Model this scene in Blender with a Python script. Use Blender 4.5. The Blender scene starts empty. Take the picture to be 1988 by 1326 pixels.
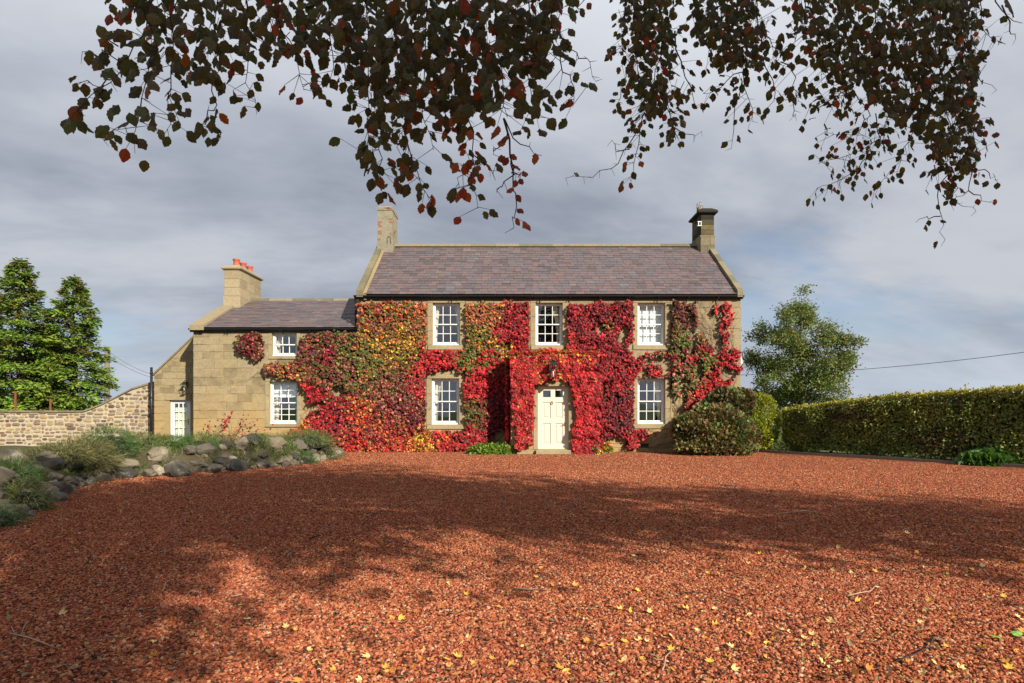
import bpy, math, random
import numpy as np
from mathutils import Vector, noise
random.seed(7); np.random.seed(7)
SC = bpy.context.scene
COL = SC.collection
PI = math.pi

# ------------------------------------------------------------------ camera, world, sun, exposure
F, YH, CH = 1200.0, 795.0, 1.37          # focal length in photo pixels, horizon row, camera height
cd = bpy.data.cameras.new('camera'); cam = bpy.data.objects.new('camera', cd); COL.objects.link(cam)
cam.location = (0, 0, CH); cam.rotation_euler = (PI/2, 0, 0)
cd.sensor_width = 36.0; cd.lens = 36.0*F/1988.0; cd.shift_y = (YH-663.0)/1988.0
cd.clip_start = 0.05; cd.clip_end = 6000
SC.camera = cam

SUN_AZ, SUN_EL = math.radians(143.0), math.radians(29.0)      # azimuth clockwise from +Y
SUN = Vector((math.sin(SUN_AZ)*math.cos(SUN_EL), math.cos(SUN_AZ)*math.cos(SUN_EL), math.sin(SUN_EL)))
ld = bpy.data.lights.new('sun', 'SUN'); ld.energy = 5.0; ld.angle = math.radians(0.6); ld.color = (1.0, 0.93, 0.80)
sun = bpy.data.objects.new('sun', ld); COL.objects.link(sun)
sun.rotation_euler = SUN.to_track_quat('Z', 'Y').to_euler(); sun.location = (20, -30, 30)

SC.view_settings.view_transform = 'Standard'; SC.view_settings.look = 'None'
SC.view_settings.gamma = 1.0; SC.view_settings.use_curve_mapping = False
SC.view_settings.exposure = 0.72

class NT:
    def __init__(s, tree): s.t = tree; s.n = tree.nodes; s.l = tree.links
    def new(s, typ, **kw):
        nd = s.n.new(typ)
        for k, v in kw.items(): setattr(nd, k, v)
        return nd
    def put(s, sock, v):
        if isinstance(v, bpy.types.NodeSocket): s.l.new(v, sock)
        elif v is not None:
            if isinstance(v, tuple) and len(v) == 3 and sock.type == 'RGBA': v = v+(1,)
            sock.default_value = v
    def math(s, op, a, b=None, c=None, clamp=False):
        nd = s.new('ShaderNodeMath', operation=op, use_clamp=clamp)
        s.put(nd.inputs[0], a); s.put(nd.inputs[1], b)
        if c is not None: s.put(nd.inputs[2], c)
        return nd.outputs[0]
    def vmath(s, op, a, b=None):
        nd = s.new('ShaderNodeVectorMath', operation=op)
        s.put(nd.inputs[0], a); s.put(nd.inputs[1], b)
        return nd.outputs[0]
    def scale(s, a, k):
        nd = s.new('ShaderNodeVectorMath', operation='SCALE'); s.put(nd.inputs[0], a); s.put(nd.inputs[3], k); return nd.outputs[0]
    def mix(s, f, a, b, blend='MIX'):
        nd = s.new('ShaderNodeMix', data_type='RGBA', blend_type=blend)
        s.put(nd.inputs[0], f); s.put(nd.inputs[6], a); s.put(nd.inputs[7], b)
        return nd.outputs[2]
    def noise(s, vec, scale, detail=4, rough=0.55, out=0, dist=0.0):
        nd = s.new('ShaderNodeTexNoise'); s.put(nd.inputs['Vector'], vec); nd.inputs['Scale'].default_value = scale
        nd.inputs['Detail'].default_value = detail; nd.inputs['Roughness'].default_value = rough; nd.inputs['Distortion'].default_value = dist
        return nd.outputs[out]
    def ramp(s, f, stops):
        nd = s.new('ShaderNodeValToRGB'); s.put(nd.inputs[0], f)
        cr = nd.color_ramp
        while len(cr.elements) > 1: cr.elements.remove(cr.elements[-1])
        for i, (p, c) in enumerate(stops):
            e = cr.elements[0] if i == 0 else cr.elements.new(p)
            e.position = p
            e.color = (c[0], c[1], c[2], 1) if isinstance(c, tuple) else (c, c, c, 1)
        return nd.outputs[0]
    def rng(s, f, a, b, c=0.0, d=1.0, smooth=True):
        nd = s.new('ShaderNodeMapRange'); nd.interpolation_type = 'SMOOTHSTEP' if smooth else 'LINEAR'
        s.put(nd.inputs[0], f); nd.inputs[1].default_value = a; nd.inputs[2].default_value = b
        nd.inputs[3].default_value = c; nd.inputs[4].default_value = d
        return nd.outputs[0]

W = bpy.data.worlds.new("World"); SC.world = W; W.use_nodes = True
w = NT(W.node_tree); w.n.clear()
SKY_STRENGTH = 0.12
sky = w.new('ShaderNodeTexSky', sky_type='NISHITA'); sky.sun_disc = False
sky.sun_elevation = SUN_EL; sky.sun_rotation = SUN_AZ; sky.air_density = 1.0; sky.dust_density = 1.5; sky.ozone_density = 1.5
tc = w.new('ShaderNodeTexCoord'); d = w.vmath('NORMALIZE', tc.outputs['Generated'])
sp = w.new('ShaderNodeSeparateXYZ'); w.put(sp.inputs[0], d)
zz = w.math('ADD', w.math('MAXIMUM', sp.outputs[2], 0.0), 0.22)
cb = w.new('ShaderNodeCombineXYZ')
w.put(cb.inputs[0], w.math('DIVIDE', sp.outputs[0], zz)); w.put(cb.inputs[1], w.math('DIVIDE', sp.outputs[1], zz))
pl = cb.outputs[0]
rot = w.new('ShaderNodeVectorRotate', rotation_type='Z_AXIS'); w.put(rot.inputs[0], pl); rot.inputs['Angle'].default_value = math.radians(-14)
st = w.vmath('MULTIPLY', rot.outputs[0], (0.62, 1.0, 1.0))
n1 = w.noise(w.vmath('ADD', st, (3.1, 5.2, 0.0)), 0.75, 5, 0.52, dist=0.25)
n2 = w.noise(w.vmath('ADD', st, (9.4, 1.3, 2.0)), 1.0, 5, 0.55, dist=0.3)
n3 = w.noise(w.vmath('ADD', st, (1.7, 8.8, 5.0)), 5.0, 5, 0.6)
cover = w.rng(w.math('ADD', w.math('ADD', n1, w.math('MULTIPLY', n3, 0.22)), w.rng(sp.outputs[2], 0.02, 0.35, 0.0, 0.03)), 0.46, 0.60, 0.42, 0.97)
shade = w.rng(w.math('ADD', w.math('MULTIPLY', n2, 0.8), w.math('MULTIPLY', n3, 0.2)), 0.36, 0.66)
kk = 1.0/SKY_STRENGTH
cA = w.mix(shade, (0.170*kk, 0.192*kk, 0.238*kk), (0.35*kk, 0.365*kk, 0.40*kk))
# thin bright stratus high up, paler air at the horizon
high = w.rng(sp.outputs[2], 0.30, 0.62)
cA = w.mix(w.math('MULTIPLY', high, 0.7), cA, (0.54*kk, 0.555*kk, 0.59*kk))
sk = w.vmath('ADD', w.scale(sky.outputs[0], 0.5), (0.04*kk, 0.075*kk, 0.13*kk))
skc = w.mix(cover, sk, cA)
hor = w.rng(sp.outputs[2], 0.0, 0.17, 1.0, 0.0)
skc = w.mix(w.math('MULTIPLY', hor, 0.6), skc, (0.37*kk, 0.42*kk, 0.49*kk))
bg = w.new('ShaderNodeBackground'); w.put(bg.inputs[0], skc); bg.inputs[1].default_value = SKY_STRENGTH
wo = w.new('ShaderNodeOutputWorld'); w.put(wo.inputs[0], bg.outputs[0])

# ------------------------------------------------------------------ helpers
def tag(o, label=None, cat=None, group=None, kind=None):
    if label: o['label'] = label
    if cat: o['category'] = cat
    if group: o['group'] = group
    if kind: o['kind'] = kind
    return o
def empty(name, loc, label, cat, group=None):
    o = bpy.data.objects.new(name, None); COL.objects.link(o); o.location = loc; o.empty_display_size = 0.3
    return tag(o, label, cat, group)
def link(name, me, parent=None, mat=None, loc=None, rot=None, scale=None, kind=None):
    o = bpy.data.objects.new(name, me); COL.objects.link(o)
    if mat is not None and len(me.materials) == 0: me.materials.append(mat)
    if loc is not None: o.location = loc
    if rot is not None: o.rotation_euler = rot
    if scale is not None: o.scale = scale
    if parent is not None:
        o.parent = parent
        # coordinates are given in world space: undo the parents' offsets
        off = Vector((0, 0, 0)); p = parent
        while p is not None: off += Vector(p.location); p = p.parent
        o.location = Vector(o.location)-off
    if kind: o['kind'] = kind
    return o

class MB:
    """collects simple shapes into one mesh"""
    def __init__(s): s.v = []; s.f = []; s.sm = []
    def add(s, vs, fs, smooth=False):
        b = len(s.v); s.v += [tuple(x) for x in vs]
        for f in fs: s.f.append(tuple(i+b for i in f)); s.sm.append(smooth)
        return s
    def box(s, x0, x1, y0, y1, z0, z1):
        return s.add([(x0,y0,z0),(x1,y0,z0),(x1,y1,z0),(x0,y1,z0),(x0,y0,z1),(x1,y0,z1),(x1,y1,z1),(x0,y1,z1)],
              [(0,3,2,1),(4,5,6,7),(0,1,5,4),(1,2,6,5),(2,3,7,6),(3,0,4,7)])
    def frust(s, a, b, z0, z1):        # a, b = (x0,x1,y0,y1) at the bottom and the top
        return s.add([(a[0],a[2],z0),(a[1],a[2],z0),(a[1],a[3],z0),(a[0],a[3],z0),(b[0],b[2],z1),(b[1],b[2],z1),(b[1],b[3],z1),(b[0],b[3],z1)],
              [(0,3,2,1),(4,5,6,7),(0,1,5,4),(1,2,6,5),(2,3,7,6),(3,0,4,7)])
    def block(s, x0, x1, y0, y1, z0, z1, b=0.012):   # box with chamfered front (-y) arrises
        return s.add([(x0,y1,z0),(x1,y1,z0),(x1,y1,z1),(x0,y1,z1),(x0,y0+b,z0),(x1,y0+b,z0),(x1,y0+b,z1),(x0,y0+b,z1),
                      (x0+b,y0,z0+b),(x1-b,y0,z0+b),(x1-b,y0,z1-b),(x0+b,y0,z1-b)],
              [(0,3,2,1),(0,1,5,4),(1,2,6,5),(2,3,7,6),(3,0,4,7),(4,5,9,8),(5,6,10,9),(6,7,11,10),(7,4,8,11),(8,9,10,11)])
    def prism(s, poly, a, b, axis='x'):   # poly in the two other axes, extruded from a to b
        n = len(poly); vs = []
        for t in (a, b):
            for p in poly:
                vs.append({'x': (t,p[0],p[1]), 'y': (p[0],t,p[1]), 'z': (p[0],p[1],t)}[axis])
        fs = [tuple(range(n))[::-1], tuple(range(n, 2*n))]
        for i in range(n): j = (i+1) % n; fs.append((i, j, j+n, i+n))
        return s.add(vs, fs)
    def tube(s, pts, rad, sides=6, cap=True):
        pts = [Vector(p) for p in pts]; n = len(pts)
        if not hasattr(rad, '__len__'): rad = [rad]*n
        vs = []; prev = None
        for i, p in enumerate(pts):
            t = (pts[min(i+1, n-1)]-pts[max(i-1, 0)])
            if t.length < 1e-9: t = Vector((0, 0, 1))
            t.normalize()
            if prev is None:
                u = t.cross(Vector((0.31, 0.9, 0.2)));
                if u.length < 1e-4: u = t.cross(Vector((1, 0, 0)))
            else: u = prev-t*prev.dot(t)
            u.normalize(); v = t.cross(u); prev = u
            for k in range(sides):
                a = 2*PI*k/sides
                vs.append(p+(u*math.cos(a)+v*math.sin(a))*rad[i])
        fs = []
        for i in range(n-1):
            for k in range(sides):
                k2 = (k+1) % sides
                fs.append((i*sides+k, i*sides+k2, (i+1)*sides+k2, (i+1)*sides+k))
        if cap: fs.append(tuple(range(sides))[::-1]); fs.append(tuple((n-1)*sides+k for k in range(sides)))
        return s.add(vs, fs, True)
    def lathe(s, prof, cx, cy, sides=16):   # prof = [(r, z)]
        vs = []; fs = []; n = len(prof)
        for r, z in prof:
            for k in range(sides): a = 2*PI*k/sides; vs.append((cx+r*math.cos(a), cy+r*math.sin(a), z))
        for i in range(n-1):
            for k in range(sides): k2 = (k+1) % sides; fs.append((i*sides+k, i*sides+k2, (i+1)*sides+k2, (i+1)*sides+k))
        fs.append(tuple(range(sides))[::-1]); fs.append(tuple((n-1)*sides+k for k in range(sides)))
        return s.add(vs, fs, True)
    def mesh(s, name='m', mat=None):
        me = bpy.data.meshes.new(name); me.from_pydata(s.v, [], s.f)
        me.polygons.foreach_set('use_smooth', s.sm)
        if mat is not None: me.materials.append(mat)
        me.update(); return me
    def build(s, name, mat, parent=None, kind=None, origin=None):
        if origin is not None:
            o = Vector(origin); s.v = [(a[0]-o.x, a[1]-o.y, a[2]-o.z) for a in s.v]
        return link(name, s.mesh(name, mat), parent, loc=origin or (0, 0, 0), kind=kind)

def arr_mesh(name, V, T, C=None, mat=None, smooth=False):
    """mesh from numpy arrays of vertices and triangles with a colour per vertex"""
    me = bpy.data.meshes.new(name)
    me.vertices.add(len(V)); me.vertices.foreach_set('co', np.ascontiguousarray(V, dtype=np.float32).ravel())
    me.loops.add(T.size); me.loops.foreach_set('vertex_index', np.ascontiguousarray(T, dtype=np.int32).ravel())
    me.polygons.add(len(T)); me.polygons.foreach_set('loop_start', np.arange(0, T.size, 3, dtype=np.int32))
    me.polygons.foreach_set('loop_total', np.full(len(T), 3, dtype=np.int32))
    me.polygons.foreach_set('use_smooth', np.full(len(T), smooth, dtype=bool))
    if C is not None:
        a = me.attributes.new('Col', 'FLOAT_COLOR', 'POINT')
        a.data.foreach_set('color', np.concatenate([C, np.ones((len(C), 1))], 1).astype(np.float32).ravel())
    me.update(calc_edges=True)
    if mat is not None: me.materials.append(mat)
    return me
def norm(a): return a/np.maximum(np.linalg.norm(a, axis=-1, keepdims=True), 1e-9)
def frames(D, N):
    """columns: side, length direction D, face normal close to N"""
    D = norm(D); S = norm(np.cross(D, N)); Nn = np.cross(S, D)
    return np.stack([S, D, Nn], axis=2)
def scatter(tv, tf, P, R, S, C):
    """copies of a small template as one vertex / triangle / colour set"""
    tv = np.asarray(tv, float); tf = np.asarray(tf, int); N = len(P); k = len(tv)
    S = np.asarray(S, float)
    if S.ndim == 1: S = S[:, None]
    loc = tv[None]*S[:, None, :] if S.shape[1] == 3 else tv[None]*S[:, None, :]
    V = np.einsum('nij,nkj->nki', R, loc)+P[:, None, :]
    T = tf[None]+(np.arange(N)*k)[:, None, None]
    return V.reshape(-1, 3), T.reshape(-1, 3), np.repeat(C, k, axis=0)
def merge(parts):
    V = []; T = []; C = []; b = 0
    for v, t, c in parts: V.append(v); T.append(t+b); C.append(c); b += len(v)
    return np.concatenate(V), np.concatenate(T), np.concatenate(C)
def rnd_dirs(n): return norm(np.random.normal(size=(n, 3)))
def fan(outline, zc=0.0):
    """leaf template: fan from a point on the midrib"""
    v = [(0, 0.45, zc)]+outline; n = len(outline)
    return np.array(v, float), np.array([(0, i+1, (i+1) % n+1) for i in range(n)])
RHOMB = (np.array([(0,0,0),(0.32,0.5,0.10),(0,1,0),(-0.32,0.5,0.10)], float), np.array([(0,1,2),(0,2,3)]))
SPRIG = (np.array([(0,0,0),(0.10,0.5,0.02),(0,1,0),(-0.10,0.5,0.02),(0.42,0.62,-0.04),(-0.42,0.62,-0.04),(0.34,0.95,-0.05),(-0.34,0.95,-0.05)], float),
         np.array([(0,1,2),(0,2,3),(0,4,1),(0,3,5),(1,6,2),(3,2,7)]))
CREEP = fan([(0,0.0,0),(0.20,0.10,-0.05),(0.50,0.18,-0.10),(0.36,0.42,-0.03),(0.52,0.62,-0.10),(0.22,0.66,-0.02),(0.0,1.02,-0.10),
             (-0.22,0.66,-0.02),(-0.52,0.62,-0.10),(-0.36,0.42,-0.03),(-0.50,0.18,-0.10),(-0.20,0.10,-0.05)], 0.05)
def beech_tpl(seed):
    r = random.Random(seed); o = [(0,0,0)]; L = []
    prof = [(0.10,0.17),(0.22,0.31),(0.34,0.37),(0.48,0.40),(0.60,0.36),(0.72,0.29),(0.84,0.19),(0.93,0.09)]
    for sgn in (1, -1):
        side = []
        for i, (y, wd) in enumerate(prof):
            w_ = wd*.92*(1+(0.05 if i % 2 else -0.05))*r.uniform(0.93, 1.07)
            if r.random() < 0.07: w_ *= 0.68
            side.append((sgn*w_, y+r.uniform(-.02, .02), -0.10*abs(w_)*2+r.uniform(-.05, .05)))
        L.append(side)
    pts = [(0,0,0)]+L[0]+[(0,1.0,-0.06)]+L[1][::-1]
    return fan(pts, 0.04)
BEECH = [beech_tpl(i) for i in range(6)]

# ------------------------------------------------------------------ materials
def material(name): m = bpy.data.materials.new(name); m.use_nodes = True; t = NT(m.node_tree); t.n.clear(); return m, t
def finish(t, col, rough=0.8, bump=None, bstr=0.3, bdist=0.01, spec=0.35, metal=0.0, transl=None):
    p = t.new('ShaderNodeBsdfPrincipled'); t.put(p.inputs['Base Color'], col); t.put(p.inputs['Roughness'], rough)
    p.inputs['Metallic'].default_value = metal; p.inputs['Specular IOR Level'].default_value = spec
    if bump is not None:
        b = t.new('ShaderNodeBump'); b.inputs['Strength'].default_value = bstr; b.inputs['Distance'].default_value = bdist
        t.put(b.inputs['Height'], bump); t.put(p.inputs['Normal'], b.outputs[0])
    out = t.new('ShaderNodeOutputMaterial'); sh = p.outputs[0]
    if transl is not None:
        tr = t.new('ShaderNodeBsdfTranslucent'); t.put(tr.inputs[0], transl[1]); mx = t.new('ShaderNodeMixShader')
        mx.inputs[0].default_value = transl[0]; t.put(mx.inputs[1], sh); t.put(mx.inputs[2], tr.outputs[0]); sh = mx.outputs[0]
    t.put(out.inputs[0], sh)
def pos(t): return t.new('ShaderNodeNewGeometry').outputs['Position']
def simple(name, col, rough=0.6, var=0.15, scale=8, bstr=0.15, metal=0.0, spec=0.4):
    m, t = material(name); p = pos(t); n = t.noise(p, scale, 5)
    c = t.mix(n, tuple(x*(1-var) for x in col), tuple(min(1, x*(1+var)) for x in col))
    finish(t, c, rough, t.noise(p, scale*6, 4), bstr, 0.004, spec, metal); return m
def leafmat(name, rough=0.5, transl=0.25, spec=0.35, tint=(1.3, 1.2, 0.6)):
    m, t = material(name); a = t.new('ShaderNodeAttribute'); a.attribute_name = 'Col'
    n = t.noise(pos(t), 60, 2); c = t.mix(t.math('MULTIPLY', n, 0.35), a.outputs[0], (0.02, 0.02, 0.01))
    finish(t, c, rough, None, spec=spec, transl=(transl, t.vmath('MULTIPLY', a.outputs[0], tint))); return m
def stonemat(name, stops, src='rand', s1=1.2, s2=14, lichen=0.25, lcol=(0.30, 0.28, 0.20), dark=0.35, dcol=(0.08, 0.07, 0.05), bstr=0.5, low=None, rw_=0.7):
    m, t = material(name); p = pos(t)
    if src == 'rand':
        oi = t.new('ShaderNodeObjectInfo'); f = oi.outputs['Random']
    elif src == 'attr':
        a = t.new('ShaderNodeAttribute'); a.attribute_name = 'Col'; f = t.new('ShaderNodeSeparateColor'); t.put(f.inputs[0], a.outputs[0]); f = f.outputs[0]
    else: f = t.noise(p, 0.9, 3)
    f = t.math('ADD', t.math('MULTIPLY', f, rw_), t.math('MULTIPLY', t.noise(p, s1, 4), 1-rw_))
    c = t.ramp(f, stops)
    fine = t.noise(p, s2, 6, 0.65); c = t.mix(0.8, c, t.mix(fine, (0.25, 0.25, 0.25), (0.75, 0.75, 0.75)), 'OVERLAY')
    if low is not None:      # rising ochre staining close to the ground
        sx = t.new('ShaderNodeSeparateXYZ'); t.put(sx.inputs[0], p)
        g = t.rng(t.math('ADD', sx.outputs[2], t.math('MULTIPLY', t.noise(p, 0.8, 4), 2.4)), 1.6, 3.6, 0.85, 0.0)
        c = t.mix(g, c, t.mix(fine, tuple(x*0.8 for x in low), low))
    lm = t.rng(t.noise(t.vmath('ADD', p, (7, 3, 1)), 2.2, 6, 0.7), 0.55, 0.70); c = t.mix(t.math('MULTIPLY', lm, lichen), c, lcol)
    dm = t.rng(t.noise(t.vmath('ADD', p, (1, 9, 4)), 3.3, 7, 0.75), 0.52, 0.72); c = t.mix(t.math('MULTIPLY', dm, dark), c, dcol)
    finish(t, c, 0.9, t.math('ADD', fine, t.math('MULTIPLY', t.noise(p, s2*4, 3), 0.5)), bstr, 0.012, 0.2); return m
M = {}
SAND = [(0.25, (0.16,0.125,0.072)), (0.42, (0.235,0.185,0.105)), (0.58, (0.285,0.222,0.125)), (0.75, (0.245,0.20,0.125))]
M['sandstone'] = stonemat('sandstone', SAND, low=(0.40, 0.27, 0.115), rw_=0.42, s1=2.5, dark=0.55, dcol=(0.11,0.095,0.065))
M['dressed'] = stonemat('dressed_sandstone', [(0.3, (0.235,0.185,0.105)), (0.6, (0.31,0.245,0.14))], 'noise', lichen=0.2, dark=0.4, bstr=0.25)
M['mortar'] = stonemat('mortar', [(0.3, (0.20,0.155,0.08)), (0.6, (0.29,0.225,0.12))], 'noise', lichen=0.2, dark=0.3, low=(0.34, 0.24, 0.11))
M['coping'] = stonemat('coping_stone', [(0.3, (0.135,0.115,0.072)), (0.6, (0.205,0.172,0.105))], 'rand', lichen=0.45, lcol=(0.27,0.225,0.11), dark=0.7, dcol=(0.09,0.085,0.06))
M['chim_new'] = stonemat('pale_sandstone', [(0.3, (0.25,0.20,0.12)), (0.7, (0.31,0.25,0.155))], 'rand', lichen=0.15, dark=0.25, bstr=0.2)
M['chim_old'] = stonemat('weathered_render', [(0.3, (0.18,0.16,0.11)), (0.7, (0.27,0.245,0.175))], 'noise', lichen=0.3, dark=0.6)
M['chim_dark'] = stonemat('sooty_sandstone', [(0.25, (0.022,0.020,0.016)), (0.5, (0.05,0.043,0.028)), (0.8, (0.13,0.10,0.05))], 'rand', lichen=0.2, dark=0.6, dcol=(0.03,0.03,0.028))
M['brick'] = simple('red_brick', (0.25, 0.10, 0.065), 0.9, 0.3)
M['rubble'] = stonemat('rubble_stone', [(0.18, (0.10,0.065,0.045)), (0.30, (0.22,0.14,0.09)), (0.42, (0.13,0.10,0.08)), (0.6, (0.38,0.28,0.13)), (0.72, (0.19,0.13,0.09)), (0.84, (0.30,0.24,0.17))], 'rand', lichen=0.3, dark=0.3, rw_=0.8)
M['rubble_mortar'] = stonemat('lime_mortar', [(0.3, (0.34,0.28,0.20)), (0.7, (0.43,0.36,0.26))], 'noise', lichen=0.1, dark=0.15)
M['rock'] = stonemat('lichened_rock', [(0.2, (0.05,0.045,0.038)), (0.45, (0.11,0.092,0.07)), (0.7, (0.18,0.145,0.10))], 'rand', s1=3, s2=22, lichen=0.7, lcol=(0.36,0.34,0.27), dark=0.7, dcol=(0.045,0.045,0.035), bstr=0.8)
M['white'] = simple('white_gloss_paint', (0.68, 0.68, 0.65), 0.35, 0.03, 3, 0.03)
M['cream'] = simple('cream_gloss_paint', (0.60, 0.56, 0.45), 0.35, 0.03, 3, 0.03)
M['cream_line'] = simple('cream_paint_in_grooves', (0.66, 0.62, 0.52), 0.5, 0.03, 3, 0.03)
M['black'] = simple('black_painted_iron', (0.012, 0.013, 0.015), 0.4, 0.2)
M['brass'] = simple('brass', (0.45, 0.28, 0.08), 0.35, 0.1, metal=1.0)
M['terracotta'] = simple('terracotta', (0.36, 0.095, 0.05), 0.8, 0.2)
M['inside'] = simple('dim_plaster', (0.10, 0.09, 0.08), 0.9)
M['curtain'] = simple('cream_curtain', (0.55, 0.50, 0.38), 0.9, 0.1)
M['blind'] = simple('white_blind', (0.66, 0.72, 0.74), 0.8, 0.04)
M['steel'] = simple('galvanised_wire', (0.35, 0.36, 0.36), 0.4, 0.2, metal=0.6)
M['plastic'] = simple('grey_plastic', (0.42, 0.43, 0.45), 0.5)
M['wood'] = simple('weathered_wood', (0.16, 0.13, 0.09), 0.9, 0.3, 6)
M['rust'] = simple('rusty_iron', (0.20, 0.06, 0.03), 0.9, 0.3)
M['bark'] = simple('grey_bark', (0.12, 0.10, 0.08), 0.95, 0.35, 7, 0.6)
M['bark_brown'] = simple('brown_bark', (0.10, 0.06, 0.04), 0.95, 0.3, 9, 0.5)
M['twig'] = simple('dark_twig', (0.045, 0.025, 0.02), 0.8, 0.3, 30)
M['stem'] = simple('creeper_stem', (0.16, 0.11, 0.07), 0.9, 0.3, 30)
M['leaf'] = leafmat('leaf_green', 0.5, 0.3)
M['needle'] = leafmat('conifer_needles', 0.7, 0.15, 0.2)
M['creeper'] = leafmat('creeper_leaf', 0.5, 0.20, 0.22, (1.5, 0.7, 0.6))
M['beech'] = leafmat('copper_beech_leaf', 0.5, 0.36, 0.3, (1.5, 1.4, 0.5))
M['hedge'] = leafmat('hedge_leaf', 0.45, 0.25)
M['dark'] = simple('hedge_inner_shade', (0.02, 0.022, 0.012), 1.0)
def glassmat():
    m, t = material('window_glass'); p = pos(t)
    gl = t.new('ShaderNodeBsdfGlossy'); gl.inputs['Roughness'].default_value = 0.02; gl.inputs[0].default_value = (0.92, 0.97, 1, 1)
    b = t.new('ShaderNodeBump'); b.inputs['Strength'].default_value = 0.05; b.inputs['Distance'].default_value = 0.02
    t.put(b.inputs['Height'], t.noise(p, 2.2, 1)); t.put(gl.inputs['Normal'], b.outputs[0])
    tr = t.new('ShaderNodeBsdfTransparent'); mx = t.new('ShaderNodeMixShader'); fr = t.new('ShaderNodeLayerWeight'); fr.inputs[0].default_value = 0.5
    t.put(mx.inputs[0], t.math('ADD', t.math('MULTIPLY', t.math('POWER', fr.outputs['Facing'], 3.0), 0.6), 0.10, clamp=True))
    t.put(mx.inputs[1], tr.outputs[0]); t.put(mx.inputs[2], gl.outputs[0])
    o = t.new('ShaderNodeOutputMaterial'); t.put(o.inputs[0], mx.outputs[0]); return m
M['glass'] = glassmat()
SLATE = [(0.12,(0.068,0.055,0.057)),(0.35,(0.106,0.080,0.080)),(0.55,(0.138,0.090,0.086)),(0.72,(0.090,0.083,0.094)),(0.9,(0.175,0.135,0.115))]
def slatemat(name, src):
    m, t = material(name); p = pos(t)
    if src == 'rand': f = t.new('ShaderNodeObjectInfo').outputs['Random']
    else:
        a = t.new('ShaderNodeAttribute'); a.attribute_name = 'Col'; f = t.new('ShaderNodeSeparateColor'); t.put(f.inputs[0], a.outputs[0]); f = f.outputs[0]
    f2 = t.math('ADD', t.math('MULTIPLY', f, 0.62), t.math('MULTIPLY', t.noise(p, 0.55, 3), 0.38))
    c = t.ramp(f2, SLATE)
    c = t.mix(0.5, c, t.mix(t.noise(p, 22, 5, 0.7), (0.3,0.3,0.3), (0.7,0.7,0.7)), 'OVERLAY')
    lm = t.rng(t.noise(p, 9, 4, 0.7), 0.66, 0.74); c = t.mix(t.math('MULTIPLY', lm, 0.6), c, (0.42,0.40,0.33))
    finish(t, c, 0.62, t.noise(p, 30, 4), 0.3, 0.004, 0.35); return m
M['slate'] = slatemat('purple_slate', 'rand'); M['slate_a'] = slatemat('purple_slate_courses', 'attr')
def gravelmat(name, src):
    m, t = material(name); p = pos(t)
    if src == 'inst': f = t.new('ShaderNodeObjectInfo').outputs['Random']
    else:
        v = t.new('ShaderNodeTexVoronoi'); t.put(v.inputs['Vector'], p); v.inputs['Scale'].default_value = 42; 
        f = t.new('ShaderNodeSeparateColor'); t.put(f.inputs[0], v.outputs['Color']); f = f.outputs[0]
    c = t.ramp(f, [(0.0,(0.04,0.024,0.018)),(0.14,(0.09,0.035,0.022)),(0.19,(0.24,0.052,0.022)),(0.45,(0.31,0.085,0.040)),(0.72,(0.40,0.130,0.062)),(0.9,(0.44,0.19,0.085)),(0.975,(0.52,0.31,0.16)),(1.0,(0.36,0.30,0.24))])
    big = t.noise(p, 0.5, 4); c = t.mix(t.math('MULTIPLY', t.rng(big, 0.35, 0.7), 0.25), c, (0.30,0.085,0.05))
    if src == 'inst': finish(t, c, 0.95, t.noise(p, 150, 3), 0.3, 0.002, 0.08)
    else:
        c = t.mix(t.rng(v.outputs['Distance'], 0.5, 0.95), c, (0.06,0.022,0.014))  # gaps between stones darkened in the colour, in place of shade
        h = t.math('ADD', t.math('MULTIPLY', v.outputs['Distance'], -1.0), t.math('MULTIPLY', f, 0.6))
        finish(t, c, 0.95, h, 1.0, 0.03, 0.05)
    return m
M['gravel'] = gravelmat('red_gravel', 'inst'); M['gravel_bed'] = gravelmat('red_gravel_bed', 'bed')
def grassmat():
    m, t = material('grass'); p = pos(t)
    c = t.ramp(t.noise(p, 0.6, 6, 0.65), [(0.3,(0.045,0.07,0.018)),(0.5,(0.07,0.105,0.025)),(0.7,(0.12,0.13,0.04))])
    finish(t, c, 0.95, t.noise(p, 25, 4), 0.8, 0.05, 0.1); return m
M['grass'] = grassmat()
M['soil'] = stonemat('dark_soil', [(0.3,(0.05,0.038,0.024)),(0.7,(0.10,0.08,0.045))], 'noise', s2=34, bstr=1.0, lichen=0.3, lcol=(0.09,0.10,0.035), dark=0.4)

# a point of the photograph on the vertical plane at distance y
def X(px, y=20.0): return (px-994.0)/F*y
def Z(py, y=20.0): return CH+(YH-py)/F*y
def at(px, py, y): return Vector((X(px, y), y, Z(py, y)))

# ------------------------------------------------------------------ ground and drive
KERB = [Vector((X(1455, 20.6), 20.6, 0)), Vector((7.9, 19.9, 0)), Vector((12.0, 14.5, 0)), Vector((19.0, 5.3, 0))]
m_ = MB(); m_.add([(-900,-600,-0.03),(900,-600,-0.03),(900,2500,-0.03),(-900,2500,-0.03)], [(0,1,2,3)])
m_.build('ground', M['grass'], kind='structure')
m_ = MB(); m_.add([(-9,-9,0),(26,-9,0),(26,-4,0),(19.0,5.3,0),(12.0,14.5,0),(7.9,19.9,0),(7.6,20.3,0),(-9,20.3,0)], [tuple(range(8))])
m_.build('gravel_drive', M['gravel_bed'], kind='structure')

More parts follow.
